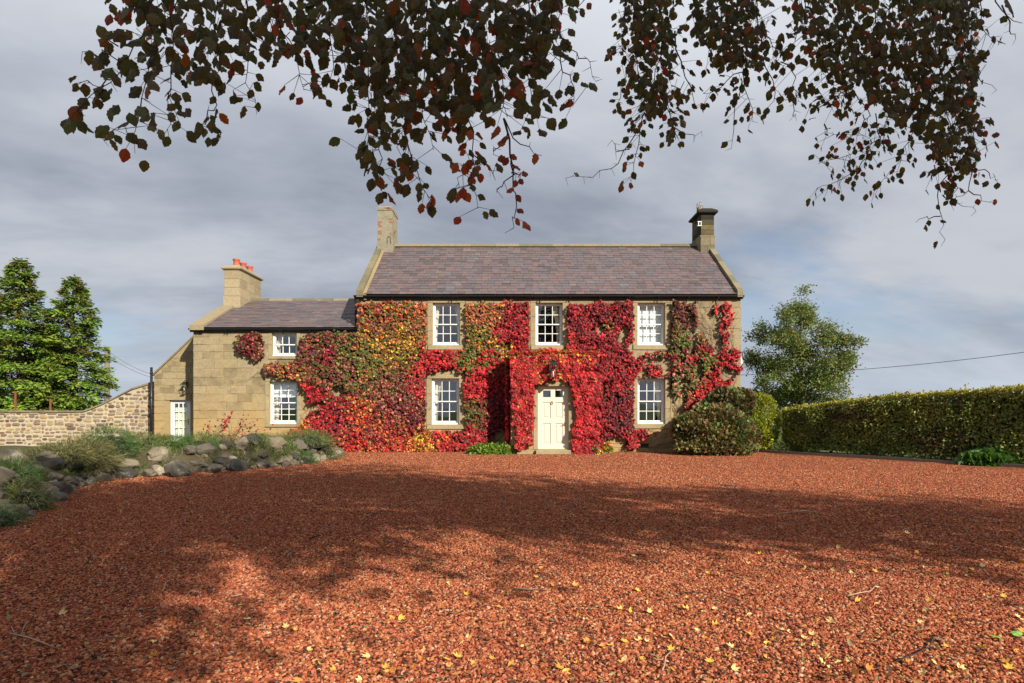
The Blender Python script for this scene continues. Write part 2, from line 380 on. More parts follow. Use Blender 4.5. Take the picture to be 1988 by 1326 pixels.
FRONT = [(-6.1,-2.0),(-6.15,3.0),(-6.1,5.5),(-5.95,7.15),(-6.7,8.7),(-7.55,10.6),(-7.85,12.1),(-7.4,12.9),(-6.3,13.9),(-5.4,14.9),(-4.98,16.6),(-5.1,18.3),(-5.6,19.3)]
FR = np.array(FRONT)
def front_dist(P):
    """signed distance to the rockery's foot, positive inside (to the left)"""
    P = np.asarray(P, float).reshape(-1, 2); best = np.full(len(P), 1e9); sg = np.ones(len(P))
    for a, b in zip(FR[:-1], FR[1:]):
        e = b-a; L = e@e; q = np.clip(((P-a)@e)/L, 0, 1); c = a+q[:, None]*e; dd = np.linalg.norm(P-c, axis=1)
        cr = e[0]*(P[:, 1]-a[1])-e[1]*(P[:, 0]-a[0])
        upd = dd < best-1e-9; best[upd] = dd[upd]; sg[upd] = np.where(cr[upd] > 0, 1, -1)
    return best*sg
def nz(x, y, z=0.0, s=1.0): return noise.noise(Vector((x*s, y*s, z)))
def bank_h(x, y):
    dd = front_dist([(x, y)])[0]
    t = min(max((dd+0.05)/0.75, 0), 1); t = t*t*(3-2*t)
    end = min(max((20.0-y)/1.5, 0.25), 1)
    far = min(max((dd-1.3)/1.8, 0), 1); t *= 1-.38*far*far*(3-2*far)
    return -0.06+t*(0.56*end+0.10*nz(x, y, 3.3, 0.9)+0.05*nz(x, y, 1.3, 2.7))

# loose gravel: real stones instanced on the drive
def gravel():
    xs = np.arange(-9, 20.01, 1.0); ys = np.arange(1.0, 20.01, 1.0)
    V = [(x, y, 0.003) for y in ys for x in xs]; nx = len(xs); Fs = []; D = []
    fill = np.array([(7.9,19.9),(12.0,14.5),(19.0,5.3)])
    for j in range(len(ys)-1):
        for i in range(nx-1):
            cx, cy = xs[i]+.5, ys[j]+.5
            kx = np.interp(-cy, [-19.9,-14.5,-5.3], [7.9,12.0,19.0])
            if cx > kx-0.55: continue
            if front_dist([(cx, cy)])[0] > 0.25: continue
            if abs(cx) > 0.83*cy+2.2: continue
            Fs.append((j*nx+i, j*nx+i+1, (j+1)*nx+i+1, (j+1)*nx+i))
            dd = cy
            D.append(3100 if dd < 5 else 2300 if dd < 7 else 1500 if dd < 10 else 800 if dd < 14 else 420)
    me = bpy.data.meshes.new('gravel'); me.from_pydata(V, [], Fs)
    a = me.attributes.new('dens', 'FLOAT', 'FACE'); a.data.foreach_set('value', D)
    o = link('gravel', me); o['kind'] = 'stuff'; me.materials.append(M['gravel'])
    g = bpy.data.node_groups.new('scatter_gravel', 'GeometryNodeTree')
    g.interface.new_socket('Geometry', in_out='INPUT', socket_type='NodeSocketGeometry')
    g.interface.new_socket('Geometry', in_out='OUTPUT', socket_type='NodeSocketGeometry')
    N = g.nodes; L = g.links; gi = N.new('NodeGroupInput'); go = N.new('NodeGroupOutput')
    dp = N.new('GeometryNodeDistributePointsOnFaces'); at_ = N.new('GeometryNodeInputNamedAttribute'); at_.data_type = 'FLOAT'; at_.inputs[0].default_value = 'dens'
    L.new(gi.outputs[0], dp.inputs[0]); L.new(at_.outputs[0], dp.inputs['Density'])
    ico = N.new('GeometryNodeMeshIcoSphere'); ico.inputs[0].default_value = 1.0; ico.inputs[1].default_value = 1
    def rv(typ, a, b, seed):
        r = N.new('FunctionNodeRandomValue'); r.data_type = typ
        ins = [s for s in r.inputs if s.enabled]
        ins[0].default_value = a; ins[1].default_value = b; r.inputs['Seed'].default_value = seed
        return [s for s in r.outputs if s.enabled][0]
    sm = N.new('GeometryNodeSetMaterial'); sm.inputs['Material'].default_value = M['gravel']
    sp_ = N.new('GeometryNodeSetPosition'); L.new(ico.outputs[0], sp_.inputs[0]); L.new(rv('FLOAT_VECTOR', (-.28,-.28,-.28), (.28,.28,.28), 5), sp_.inputs['Offset'])
    fl = N.new('GeometryNodeSetShadeSmooth'); fl.inputs['Shade Smooth'].default_value = False
    L.new(sp_.outputs[0], fl.inputs[0]); L.new(fl.outputs[0], sm.inputs[0])
    ip = N.new('GeometryNodeInstanceOnPoints'); L.new(dp.outputs[0], ip.inputs['Points']); L.new(sm.outputs[0], ip.inputs['Instance'])
    L.new(rv('FLOAT_VECTOR', (-.6,-.6,0), (.6,.6,6.28), 1), ip.inputs['Rotation'])
    L.new(rv('FLOAT_VECTOR', (.004,.004,.003), (.018,.013,.010), 2), ip.inputs['Scale'])
    tr = N.new('GeometryNodeTranslateInstances'); L.new(ip.outputs[0], tr.inputs[0]); L.new(rv('FLOAT_VECTOR', (0,0,-.001), (0,0,.010), 3), tr.inputs['Translation'])
    L.new(tr.outputs[0], go.inputs[0])
    md = o.modifiers.new('scatter', 'NODES'); md.node_group = g
gravel()

# timber edging below the hedge
k_ = MB()
for a, b in ((KERB[1], KERB[2]), (KERB[2], KERB[3])):
    dv = (b-a).normalized(); nrm = Vector((-dv.y, dv.x, 0)); nseg = int((b-a).length/2.4)+1
    for i in range(nseg):
        p = a+(b-a)*(i/nseg); q = a+(b-a)*((i+1)/nseg)-dv*0.012
        w_ = nrm*0.022*1; h = 0.075+0.012*(i % 2)
        k_.add([p-w_, q-w_, q+w_, p+w_, p-w_+Vector((0,0,h)), q-w_+Vector((0,0,h)), q+w_+Vector((0,0,h)), p+w_+Vector((0,0,h))],
               [(0,3,2,1),(4,5,6,7),(0,1,5,4),(1,2,6,5),(2,3,7,6),(3,0,4,7)])
tag(k_.build('edging_board', M['wood']), 'long dark timber edging board between the red gravel and the hedge', 'edging')
m_ = MB(); m_.add([(7.95,19.95,0.012),(12.05,14.55,0.012),(19.05,5.35,0.012),(20.4,6.4,0.012),(13.4,15.6,0.012),(9.2,21.2,0.012)], [(0,1,2,3,4,5)])
m_.build('hedge_soil', M['soil'], kind='structure')

# ------------------------------------------------------------------ building helpers
def wall_cells(x0, x1, z0, z1, y0, y1, holes):
    xs = sorted({x0, x1}|{h[0] for h in holes}|{h[1] for h in holes}); zs = sorted({z0, z1}|{h[2] for h in holes}|{h[3] for h in holes})
    xs = [x for x in xs if x0 <= x <= x1]; zs = [z for z in zs if z0 <= z <= z1]
    m = MB()
    for i in range(len(xs)-1):
        for j in range(len(zs)-1):
            cx, cz = (xs[i]+xs[i+1])/2, (zs[j]+zs[j+1])/2
            if any(h[0] < cx < h[1] and h[2] < cz < h[3] for h in holes): continue
            m.box(xs[i], xs[i+1], y0, y1, zs[j], zs[j+1])
    return m
UNITB = MB().block(-.5, .5, -.5, .5, -.5, .5, 0.03)
def block_meshes(mat):
    out = []
    for s in range(5):
        r = random.Random(s); m = MB().block(-.5, .5, -.5, .5, -.5, .5, 0.03)
        m.v = [(a+(r.uniform(-.012, .012)), b+(r.uniform(-.12, .12) if b < 0 else 0), c+r.uniform(-.03, .03)) for a, b, c in m.v]
        out.append(m.mesh('stone', mat))
    return out
def ashlar(parent, x0, x1, z0, z1, y, holes, course, wlo, whi, mat, gap=0.009, seed=1, name='stone', skip=None):
    r = random.Random(seed); BM = block_meshes(mat)
    zs = [z0]
    marks = sorted({h[2] for h in holes}|{h[3] for h in holes}|{z1})
    for mk in marks:
        if mk-zs[-1] < 0.10 or mk > z1: continue
        n = max(1, round((mk-zs[-1])/course)); b = zs[-1]
        for i in range(n): zs.append(b+(mk-b)*(i+1)/n)
    n = 0
    for j in range(len(zs)-1):
        a, b = zs[j], zs[j+1]
        iv = [(x0, x1)]
        for h in holes:
            if h[2] < b-0.02 and h[3] > a+0.02:
                nv = []
                for p, q in iv:
                    if h[1] <= p or h[0] >= q: nv.append((p, q)); continue
                    if h[0] > p: nv.append((p, h[0]))
                    if h[1] < q: nv.append((h[1], q))
                iv = nv
        for p, q in iv:
            x = p; first = True
            while x < q-0.02:
                w_ = r.uniform(wlo, whi)*(0.55 if first and j % 2 else 1); first = False
                if q-(x+w_) < wlo*0.5: w_ = q-x
                pr = r.uniform(0.004, 0.016)
                if not (skip and skip(x+w_/2, (a+b)/2)):
                    link(name, r.choice(BM), parent, loc=(x+w_/2, y-pr+0.03, (a+b)/2), scale=(w_-gap, 0.06, b-a-gap)); n += 1
                x += w_
    return n
def pillow(poly, y, depth, r):
    """rounded rubble stone: poly (x,z) ring, proud of the wall by depth"""
    cx = sum(p[0] for p in poly)/len(poly); cz = sum(p[1] for p in poly)/len(poly); n = len(poly)
    m = MB(); v = [(p[0], y+0.03, p[1]) for p in poly]
    v += [(cx+(p[0]-cx)*0.97, y-depth*0.55, cz+(p[1]-cz)*0.97) for p in poly]
    v += [(cx+(p[0]-cx)*r.uniform(.7, .86), y-depth*r.uniform(.9, 1.2), cz+(p[1]-cz)*r.uniform(.66, .82)) for p in poly]
    f = []
    for k in (0, n):
        for i in range(n): j = (i+1) % n; f.append((k+i, k+j, k+n+j, k+n+i))
    f.append(tuple(2*n+i for i in range(n)))
    return m.add(v, f, False), cx, cz
def rubble(x0, x1, topfn, y, rowh, wr, seed, holes=(), z0=0.0, soft=0.36, g=0.016, jit=0.03):
    r = random.Random(seed); out = []; z = z0; zmax = max(topfn(x0+(x1-x0)*i/40) for i in range(41))
    while z < zmax:
        h = r.uniform(*rowh); x = x0-r.uniform(0, .1)
        while x < x1:
            w_ = r.uniform(*wr)*(0.6+0.5*r.random()); hh = h*r.uniform(0.75, 1.12); dz = r.uniform(-jit, jit)
            a, b, c, d_ = max(x+g, x0), min(x+w_-g, x1), z+g+dz, z+hh-g+dz
            x += w_
            if b-a < 0.05: continue
            tm = min(topfn(a), topfn(b))-0.01
            if c > tm-0.03: 
                continue
            if any(hx0 < b and hx1 > a and hz0 < d_ and hz1 > c for hx0, hx1, hz0, hz1 in holes): continue
            q = min(soft*(b-a), soft*1.1*(d_-c))
            poly = [(a+q*r.uniform(.6, 1.3), c),(b-q*r.uniform(.6, 1.3), c+r.uniform(-.008, .008)),(b, c+q*r.uniform(.6, 1.3)),(b, d_-q*r.uniform(.5, 1.3)),
                    (b-q*r.uniform(.5, 1.4), d_),(a+q*r.uniform(.5, 1.4), d_+r.uniform(-.008, .008)),(a, d_-q*r.uniform(.5, 1.3)),(a, c+q*r.uniform(.5, 1.3))]
            poly = [(px_, min(pz_, topfn(px_)-0.008)) for px_, pz_ in poly]
            m, cx, cz = pillow(poly, y, r.uniform(.012, .035), r); out.append((m, cx, cz))
        z += h
    return out
def window(parent, px0, px1, py0, py1, yw, cols, ru, rl, curtain=None, cill=0.085):
    x0, x1, z0, z1 = X(px0, yw), X(px1, yw), Z(py1, yw), Z(py0, yw)
    y = yw+0.10; fr = 0.048; m = MB()
    m.box(x0, x0+fr, y, y+0.12, z0, z1).box(x1-fr, x1, y, y+0.12, z0, z1).box(x0+fr, x1-fr, y, y+0.12, z1-0.045, z1)
    m.box(x0-0.0, x1+0.0, y-0.045, y-0.001, z0-0.0, z0+cill*0.55).box(x0+fr, x1-fr, y, y+0.12, z0, z0+cill*0.6)
    zm = z0+(z1-z0-0.045+cill*0.6)/2*1.0+0.0
    panes = []
    for (a, b, yy, rows) in ((zm-0.017, z1-0.045, y+0.022, ru), (z0+cill*0.6, zm+0.017, y+0.062, rl)):
        s = 0.036; l, r_ = x0+fr, x1-fr
        bot = 0.034 if yy < y+0.04 else 0.06; top = 0.034
        m.box(l, l+s, yy, yy+0.036, a, b).box(r_-s, r_, yy, yy+0.036, a, b).box(l+s, r_-s, yy, yy+0.036, b-top, b).box(l+s, r_-s, yy, yy+0.036, a, a+bot)
        L, R_, B, T = l+s, r_-s, a+bot, b-top; bw = 0.020
        for i in range(1, cols): xx = L+(R_-L)*i/cols; m.box(xx-bw/2, xx+bw/2, yy+0.004, yy+0.030, B, T)
        for j in range(1, rows):
            zz_ = B+(T-B)*j/rows
            for i in range(cols):
                a0 = L+(R_-L)*i/cols+(bw/2 if i else 0); a1 = L+(R_-L)*(i+1)/cols-(bw/2 if i < cols-1 else 0)
                m.box(a0, a1, yy+0.006, yy+0.028, zz_-bw/2, zz_+bw/2)
        for i in range(cols):
            for j in range(rows):
                panes.append((L+(R_-L)*i/cols, L+(R_-L)*(i+1)/cols, B+(T-B)*j/rows, B+(T-B)*(j+1)/rows, yy+0.017))
    c = Vector(((x0+x1)/2, y, z0)); wo_ = m.build('window', M['white'], parent, origin=c)
    k = MB(); k.box(x0+fr, x0+fr+0.014, y-0.012, y+0.02, zm-0.03, zm+0.02); k.build('sash_horn', M['white'], wo_)
    for (a0, a1, b0, b1, yy) in panes:
        pc = Vector(((a0+a1)/2, yy, (b0+b1)/2)); pm = MB().box(-(a1-a0)/2, (a1-a0)/2, -0.002, 0.002, -(b1-b0)/2, (b1-b0)/2)
        link('pane', pm.mesh('pane', M['glass']), wo_, loc=pc, rot=(random.uniform(-.006, .006), 0, random.uniform(-.006, .006)))
    def drape(xa, xb, za, zb, yy, mat, fold=0.03, nm='curtain', tie=None):
        n = max(6, int((xb-xa)/0.03)); v = []; rows = 7
        for j in range(rows):
            t = j/(rows-1); z_ = zb+(za-zb)*t
            for i in range(n+1):
                u = i/n
                xx = xa+(xb-xa)*u
                if tie == 'l': xx = xa+(xb-xa)*u*(1-0.45*math.sin(min(t*1.2, 1)*PI/2))
                if tie == 'r': xx = xb-(xb-xa)*(1-u)*(1-0.45*math.sin(min(t*1.2, 1)*PI/2))
                v.append((xx, yy+fold*math.sin(u*n*0.9+j*.2), z_))
        f = [(j*(n+1)+i, j*(n+1)+i+1, (j+1)*(n+1)+i+1, (j+1)*(n+1)+i) for j in range(rows-1) for i in range(n)]
        q = MB(); q.add(v, f, True); q.build(nm, mat, wo_)
    yb = y+0.20
    if curtain == 'l': drape(x0-0.03, x0+0.33, z0-0.02, z1, yb, M['curtain'], tie='l')
    if curtain == 'r': drape(x1-0.33, x1+0.03, z0-0.02, z1, yb, M['curtain'], tie='r')
    if curtain == 'lr': drape(x0-0.03, x0+0.22, z0-0.02, z1, yb, M['curtain'], tie='l'); drape(x1-0.22, x1+0.03, z0-0.02, z1, yb, M['curtain'], tie='r')
    if curtain == 'blind': q = MB(); q.box(x0-0.02, x1+0.02, yb, yb+0.01, z0, z1); q.build('blind', M['blind'], wo_)
    if curtain == 'half': q = MB(); q.box(x0-0.02, x1+0.02, yb, yb+0.01, z0+(z1-z0)*0.63, z1); q.build('blind', M['blind'], wo_); drape(x0-0.03, x0+0.2, z0-0.02, z1, yb+0.05, M['curtain'])
    return (x0, x1, z0, z1)
def margins(parent, h, y, wd=0.16, lint=0.22, sill=0.15):
    x0, x1, z0, z1 = h; r = random.Random(int(abs(x0)*100+z0*10))
    B = lambda nm, a, b, c, d_: MB().block(a, b, y-0.018, y+0.03, c, d_, 0.006).build(nm, M['dressed'], parent, origin=((a+b)/2, y, (c+d_)/2))
    B('lintel', x0-wd, x1+wd, z1+0.003, z1+lint)
    MB().block(x0-wd*0.9, x1+wd*0.9, y-0.045, y+0.04, z0-sill, z0-0.003, 0.006).build('sill', M['dressed'], parent, origin=((x0+x1)/2, y, z0-sill/2))
    n = 3 if z1-z0 > 1.2 else 2
    for s in (0, 1):
        zc = z0
        for i in range(n):
            zt = z0+(z1-z0)*(i+1)/n
            if s == 0: B('jamb', x0-wd, x0-0.002, zc+0.003, zt-0.003)
            else: B('jamb', x1+0.002, x1+wd, zc+0.003, zt-0.003)
            zc = zt
    return (x0-wd, x1+wd, z0-sill, z1+lint)
def slates(parent, x0, x1, ya, za, yb, zb, expo, wlo, whi, seed, limit=300, skipfn=None):
    """slates laid in courses up a slope from the eaves (ya,za) to the ridge (yb,zb)"""
    r = random.Random(seed); ang = math.atan2(zb-za, yb-ya); L = math.hypot(yb-ya, zb-za); rows = int(L/expo)
    t = 0.009; um = MB().box(-.5, .5, -.5, .5, -.5, .5).mesh('slate', M['slate'])
    out = []
    for k in range(rows+1):
        s0 = k*expo; ln = min(expo*1.55, L-s0+0.02)
        if ln < 0.05: break
        x = x0-(whi*0.5*(k % 2))-r.uniform(0, .06)
        while x < x1-0.005:
            w_ = r.uniform(wlo, whi); a, b = max(x, x0), min(x+w_, x1)
            x += w_
            if b-a < 0.03: continue
            sc = s0+ln/2; tilt = ang-math.atan2(t*1.25, expo)
            nrm = (-math.sin(ang), math.cos(ang)); up = t*1.15+r.uniform(0, .004)
            cy = ya+sc*math.cos(ang)+nrm[0]*up; cz = za+sc*math.sin(ang)+nrm[1]*up
            rr = (tilt+r.uniform(-.006, .004), r.uniform(-.004, .004), r.uniform(-.004, .004))
            if skipfn and skipfn((a+b)/2, cy): continue
            out.append(((a+b)/2, cy+r.uniform(-.006, .006), cz, b-a-0.007, ln, t, rr))
    for q in out[:limit]: link('slate', um, parent, loc=q[:3], rot=q[6], scale=(q[3], q[4], q[5]))
    rest = out[limit:]
    if rest:
        from mathutils import Euler
        P = np.array([q[:3] for q in rest]); S = np.array([q[3:6] for q in rest])
        R = np.array([np.array(Euler(q[6]).to_matrix()) for q in rest])
        bv = np.array(um.vertices[0].co[:]); tv = np.array([v.co[:] for v in um.vertices])
        tf = []
        for p in um.polygons: a, b, c, d_ = p.vertices; tf += [(a, b, c), (a, c, d_)]
        C = np.repeat(np.random.rand(len(rest), 1), 3, axis=1)
        V, T, CC = scatter(tv, tf, P, R, S, C)
        pp = parent; off = np.zeros(3)
        me = arr_mesh('slate_courses', V, T, CC, M['slate_a']); link('slate_courses', me, parent, loc=(0, 0, 0), kind='stuff')
def gutter(parent, x0, x1, y, z, every=0.95, sag=0.0):
    m = MB(); n = 10; r = 0.062
    prof = [(y-r*math.cos(a), z-r*math.sin(a)) for a in [PI*i/n for i in range(n+1)]]+[(y+(r-.006)*math.cos(a), z-(r-.006)*math.sin(a)) for a in [PI*i/n for i in range(n+1)]]
    m.prism(prof, x0, x1); m.box(x0, x1, y+0.05, y+0.075, z-0.11, z+0.0)
    g = m.build('gutter', M['black'], parent, origin=((x0+x1)/2, y, z))
    x = x0+0.3
    while x < x1:
        MB().box(x-0.014, x+0.014, y-0.072, y+0.09, z-0.078, z-0.064).box(x-0.014, x+0.014, y+0.07, y+0.09, z-0.18, z-0.06).build('bracket', M['black'], g)
        x += every
    return g
def shaft_blocks(parent, x0, x1, y0, y1, z0, z1, course, mat, wl, seed, gap=0.006):
    """ashlar facing on the front and both sides of a chimney, one mesh per block"""
    r = random.Random(seed); n = max(1, round((z1-z0)/course))
    for j in range(n):
        a = z0+(z1-z0)*j/n+gap/2; b = z0+(z1-z0)*(j+1)/n-gap/2
        def cuts(lo, hi, off):
            L = hi-lo; k = max(1, round(L/wl)); c = [lo]+[lo+L*(i+(0.35 if off else 0))/k for i in range(1, k)]+[hi]; return c
        c = cuts(x0, x1, j % 2)
        for p, q in zip(c[:-1], c[1:]):
            MB().block(p+gap/2, q-gap/2, y0-0.012-r.uniform(0, .006), y0+0.02, a, b, 0.005).build('stone', mat, parent, origin=((p+q)/2, y0, (a+b)/2))
        c = cuts(y0+0.021, y1, (j+1) % 2)
        for sx in (x0, x1):
            o_ = -1 if sx == x0 else 1
            for p, q in zip(c[:-1], c[1:]):
                e = 0.010+r.uniform(0, .006)
                lo, hi = (sx-e, sx+0.02) if o_ < 0 else (sx-0.02, sx+e)
                MB().box(lo, hi, p+gap/2, q-gap/2, a, b).build('stone', mat, parent, origin=(sx, (p+q)/2, (a+b)/2))

# ------------------------------------------------------------------ farmhouse
HX0, HX1, HZ = X(697), X(1438), Z(577)
house = empty('farmhouse', (0, 20, 0), 'tall two storey stone farmhouse with purple slate roof smothered in red creeper', 'house')
WINS = [(840,893,588,670,'lr',2),(1040,1092,588,670,'r',2),(1238,1291,588,670,'blind',2),(838,891,735,824,'l',2),(1238,1291,735,823,'r',2)]
holes = []; outer = []
for a, b, c, d_, cu, rw in WINS:
    h = window(house, a, b, c, d_, 20.0, 3, rw, rw, cu); holes.append(h)
    up = c < 700
    outer.append(margins(house, h, 20.0, 0.17, (HZ-h[3]-0.01) if up else 0.22, 0.15))
PX0, PX1, PY, PZ = X(992, 19.0), X(1160, 19.0), 19.0, Z(694, 19.0)
wallm = wall_cells(HX0, HX1, -0.1, HZ, 20.0, 20.36, holes)
wallm.box(HX0, HX0+0.4, 20.36, 26.2, -0.1, HZ).box(HX1-0.4, HX1, 20.36, 26.2, -0.1, HZ).box(HX0, HX1, 26.2, 26.5, -0.1, HZ)
wallm.box(HX0+0.4, HX1-0.4, 20.36, 26.2, 2.55, 2.75).box(HX0+0.4, HX1-0.4, 20.36, 26.2, HZ-0.2, HZ)
wall = wallm.build('wall', M['mortar'], house, origin=(0, 20, 0))
porch_hole = (PX0+0.02, PX1-0.02, -0.1, PZ-0.02)
vent_h = (X(1244), X(1259), Z(869), Z(861))
ashlar(wall, HX0, HX1, 0.0, HZ, 20.0, outer+[porch_hole, vent_h], 0.36, 0.55, 1.0, M['sandstone'], 0.008, 3)
v_ = MB(); v_.box(vent_h[0], vent_h[1], 19.99, 20.0, vent_h[2], vent_h[3])
for i in range(4): z_ = vent_h[2]+0.02+i*0.033; v_.box(vent_h[0]+0.01, vent_h[1]-0.01, 19.978, 19.989, z_, z_+0.012)
v_.build('air_vent', M['black'], house, origin=(vent_h[0], 20, vent_h[2]))
# roof
EY, EZ, RY = 19.82, 5.06, 23.1
RZ = Z(478, RY)
sl = (RZ-EZ)/(RY-EY)
roofm = MB(); roofm.prism([(EY+0.1, EZ+0.1*sl-0.02),(RY, RZ-0.02),(2*RY-EY, EZ-0.02),(2*RY-EY, EZ-0.12),(RY, RZ-0.16),(EY+0.1, EZ+0.1*sl-0.10)], HX0+0.05, HX1-0.05)
roof = roofm.build('roof', M['slate_a'], house, origin=(0, EY, EZ))
gab = MB()
for a, b in ((HX0, HX0+0.38), (HX1-0.38, HX1)):
    gab.prism([(20.02, HZ-0.01),(26.4, HZ-0.01),(26.4, HZ+0.02),(RY, RZ-0.05),(20.02, 5.06+0.1)], a+0.002, b-0.002)
gab.build('gable', M['mortar'], house, origin=(0, 20, HZ))
slates(roof, HX0+0.20, HX1-0.18, EY, EZ, RY, RZ, 0.197, 0.20, 0.34, 11)
slates(roof, HX0+0.26, HX1-0.26, 2*RY-EY, EZ, RY, RZ, 0.6, 0.9, 1.6, 12, limit=0)
def coping(parent, xa, xb, ya, za, yb, zb, th, n, mat, lift=0.0):
    for i in range(n):
        t0, t1 = i/n, (i+1)/n-0.004
        y0, z0, y1, z1 = ya+(yb-ya)*t0, za+(zb-za)*t0+lift, ya+(yb-ya)*t1, za+(zb-za)*t1+lift
        e = random.uniform(-.006, .006)
        MB().prism([(y0, z0-0.05),(y1, z1-0.05),(y1, z1+th+e),(y0, z0+th+e)], xa, xb+e).build('coping_stone', mat, parent, origin=((xa+xb)/2, y0, z0))
for xa, xb in ((HX0-0.04, HX0+0.17), (HX1-0.17, HX1+0.01)):
    coping(roof, xa, xb, EY-0.02, EZ-0.03, RY-0.002, RZ-0.02, 0.17, 7, M['coping'])
    coping(roof, xa, xb, 2*RY-EY, EZ-0.03, RY+0.002, RZ-0.02, 0.17, 4, M['coping'])
for xa, xb in ((HX0+0.17, HX0+0.27),):
    coping(roof, xa, xb, EY-0.0, EZ+0.0, RY-0.002, RZ+0.0, 0.05, 1, M['mortar'])
    MB().box(xa+.01, xb-.01, EY+0.08, 20.0, EZ-0.16, EZ-0.085).build('kneeler', M['coping'], roof, origin=(xa, 20, EZ))
x = HX0+0.32; i = 0
while x < HX1-0.9:
    ln = random.uniform(.8, 1.25); e = min(x+ln, HX1-0.5)
    MB().prism([(RY-0.16, RZ-0.045),(RY-0.15, RZ+0.0),(RY-0.03, RZ+0.085),(RY+0.03, RZ+0.085),(RY+0.15, RZ+0.0),(RY+0.16, RZ-0.045)], x, e-0.006).build('ridge_stone', M['coping'], roof, origin=((x+e)/2, RY, RZ+random.uniform(-.004, .006)))
    x = e
gut = gutter(house, HX0-0.13, HX1+0.05, 19.86, 5.035)
MB().tube([(X(691), 19.93, 5.0), (X(691), 19.93, 4.9), (X(691), 20.0, 4.75), (X(691), 20.0, 4.02)], 0.036, 8).build('downpipe', M['black'], house, origin=(X(691), 20, 4.9))
# left chimney: patched render over brick
CY0, CY1 = 22.62, 23.66
cx0, cx1 = X(733.5, CY0), X(761.5, CY0); ct = Z(401, CY0)
cm = MB(); cm.box(cx0, cx1, CY0, CY1, RZ-0.9, ct-0.14); cm.box(cx0-0.025, cx1+0.03, CY0-0.03, CY1+0.03, Z(491, CY0)-0.1, Z(459, CY0))
cm.frust((cx0-0.02, cx1+0.02, CY0-0.02, CY1+0.02), (cx0-0.03, cx1+0.03, CY0-0.03, CY1+0.03), ct-0.14, ct-0.03)
cm.frust((cx0-0.03, cx1+0.03, CY0-0.03, CY1+0.03), (cx0+0.03, cx1-0.03, CY0+0.03, CY1-0.03), ct-0.0299, ct+0.02)
ch1 = cm.build('chimney', M['chim_old'], house, origin=(cx0, CY0, RZ)); tag(ch1, 'pale render patched chimney without pots')
for (px_, py_, n_) in ((737, 431, 1), (735, 435, 1), (738, 439, 1), (736, 449, 1), (737, 453, 1), (757, 405, 1), (752, 404, 1), (759, 425, 1), (761, 431, 1), (736, 465, 1)):
    bx = X(px_, CY0); bz = Z(py_, CY0); hw = random.uniform(.05, .09)
    yy = CY0-0.033 if py_ < 410 or py_ > 458 else CY0-0.004
    bx0 = max(bx-hw, cx0-0.004); bx1 = min(bx+hw, cx1+0.004)
    MB().block(bx0, bx1, yy-0.004, yy+0.03, bz-0.03, bz+0.03, 0.004).build('brick', M['brick'], ch1, origin=(bx, yy, bz))
for i in range(9):
    yb_ = CY0+0.1+random.random()*0.8; zb_ = RZ+0.25+random.random()*0.95
    MB().box(cx1+0.0005, cx1+0.006, yb_, yb_+0.16, zb_, zb_+0.055).build('brick', M['brick'], ch1, origin=(cx1, yb_, zb_))
bz0, bz1 = Z(474, CY0), Z(462, CY0)
MB().tube([(X(752, CY0), CY0-0.035, bz0),(X(752, CY0), CY0-0.04, bz1),(X(754, CY0), CY0-0.045, bz1+0.04),(X(758, CY0), CY0-0.045, bz1+0.03),(X(759, CY0), CY0-0.04, bz0)], 0.008, 5).build('iron_hoop', M['black'], ch1)
# right chimney: sooty stone
dx0, dx1 = X(1360.5, CY0), X(1386, CY0)
cm = MB(); cm.box(dx0+0.02, dx1-0.02, CY0+0.02, CY1-0.02, RZ-0.9, ct-0.25)
ch2 = cm.build('chimney', M['chim_dark'], house, origin=(dx0, CY0, RZ)); tag(ch2, 'soot blackened stone chimney with overhanging cap')
shaft_blocks(ch2, dx0, dx1, CY0, CY1, Z(457, CY0)+0.01, Z(416, CY0), 0.20, M['chim_dark'], 0.34, 5)
MB().box(dx0-0.035, dx1+0.04, CY0-0.035, CY1+0.03, Z(460, CY0), Z(457, CY0)).build('band_course', M['coping'], ch2, origin=(dx0, CY0, RZ))
shaft_blocks(ch2, dx0-0.02, dx1+0.025, CY0-0.02, CY1+0.02, Z(495, CY0), Z(460, CY0)-0.005, 0.3, M['coping'], 0.3, 6)
zc = Z(416, CY0); zt = Z(402, CY0)
cap = MB(); ov = 0.02
prof = [(0.03, 0.0), (0.115, 0.04), (0.125, 0.09), (0.08, 0.15), (0.0, 0.20), (-0.05, 0.24)]
for (o0, h0), (o1, h1) in zip(prof[:-1], prof[1:]):
    cap.frust((dx0-o0, dx1+o0, CY0-o0, CY1+o0), (dx0-o1, dx1+o1, CY0-o1, CY1+o1), zc+h0, zc+h1)
cap.build('cap', M['chim_dark'], ch2, origin=(dx0, CY0, zc))
pcx, pcy = X(1361, CY0+0.2), CY0+0.35
MB().lathe([(0.12, zc+0.2),(0.11, zc+0.34),(0.10, zc+0.36)], pcx, pcy, 14).build('pot', M['chim_new'], ch2, origin=(pcx, pcy, zc))
wg = MB()
for k in range(4):
    a = PI*k/4; ca, sa = math.cos(a)*0.115, math.sin(a)*0.115
    wg.tube([(pcx-ca, pcy-sa, zc+0.32),(pcx-ca, pcy-sa, zc+0.46),(pcx-ca*.7, pcy-sa*.7, zc+0.54),(pcx, pcy, zc+0.57),(pcx+ca*.7, pcy+sa*.7, zc+0.54),(pcx+ca, pcy+sa, zc+0.46),(pcx+ca, pcy+sa, zc+0.32)], 0.007, 4)
wg.tube([(pcx+0.115*math.cos(2*PI*k/12), pcy+0.115*math.sin(2*PI*k/12), zc+0.45) for k in range(13)], 0.006, 4)
wg.build('wire_guard', M['steel'], ch2, origin=(pcx, pcy, zc))
bx, bz = X(1358, CY0), Z(435, CY0)
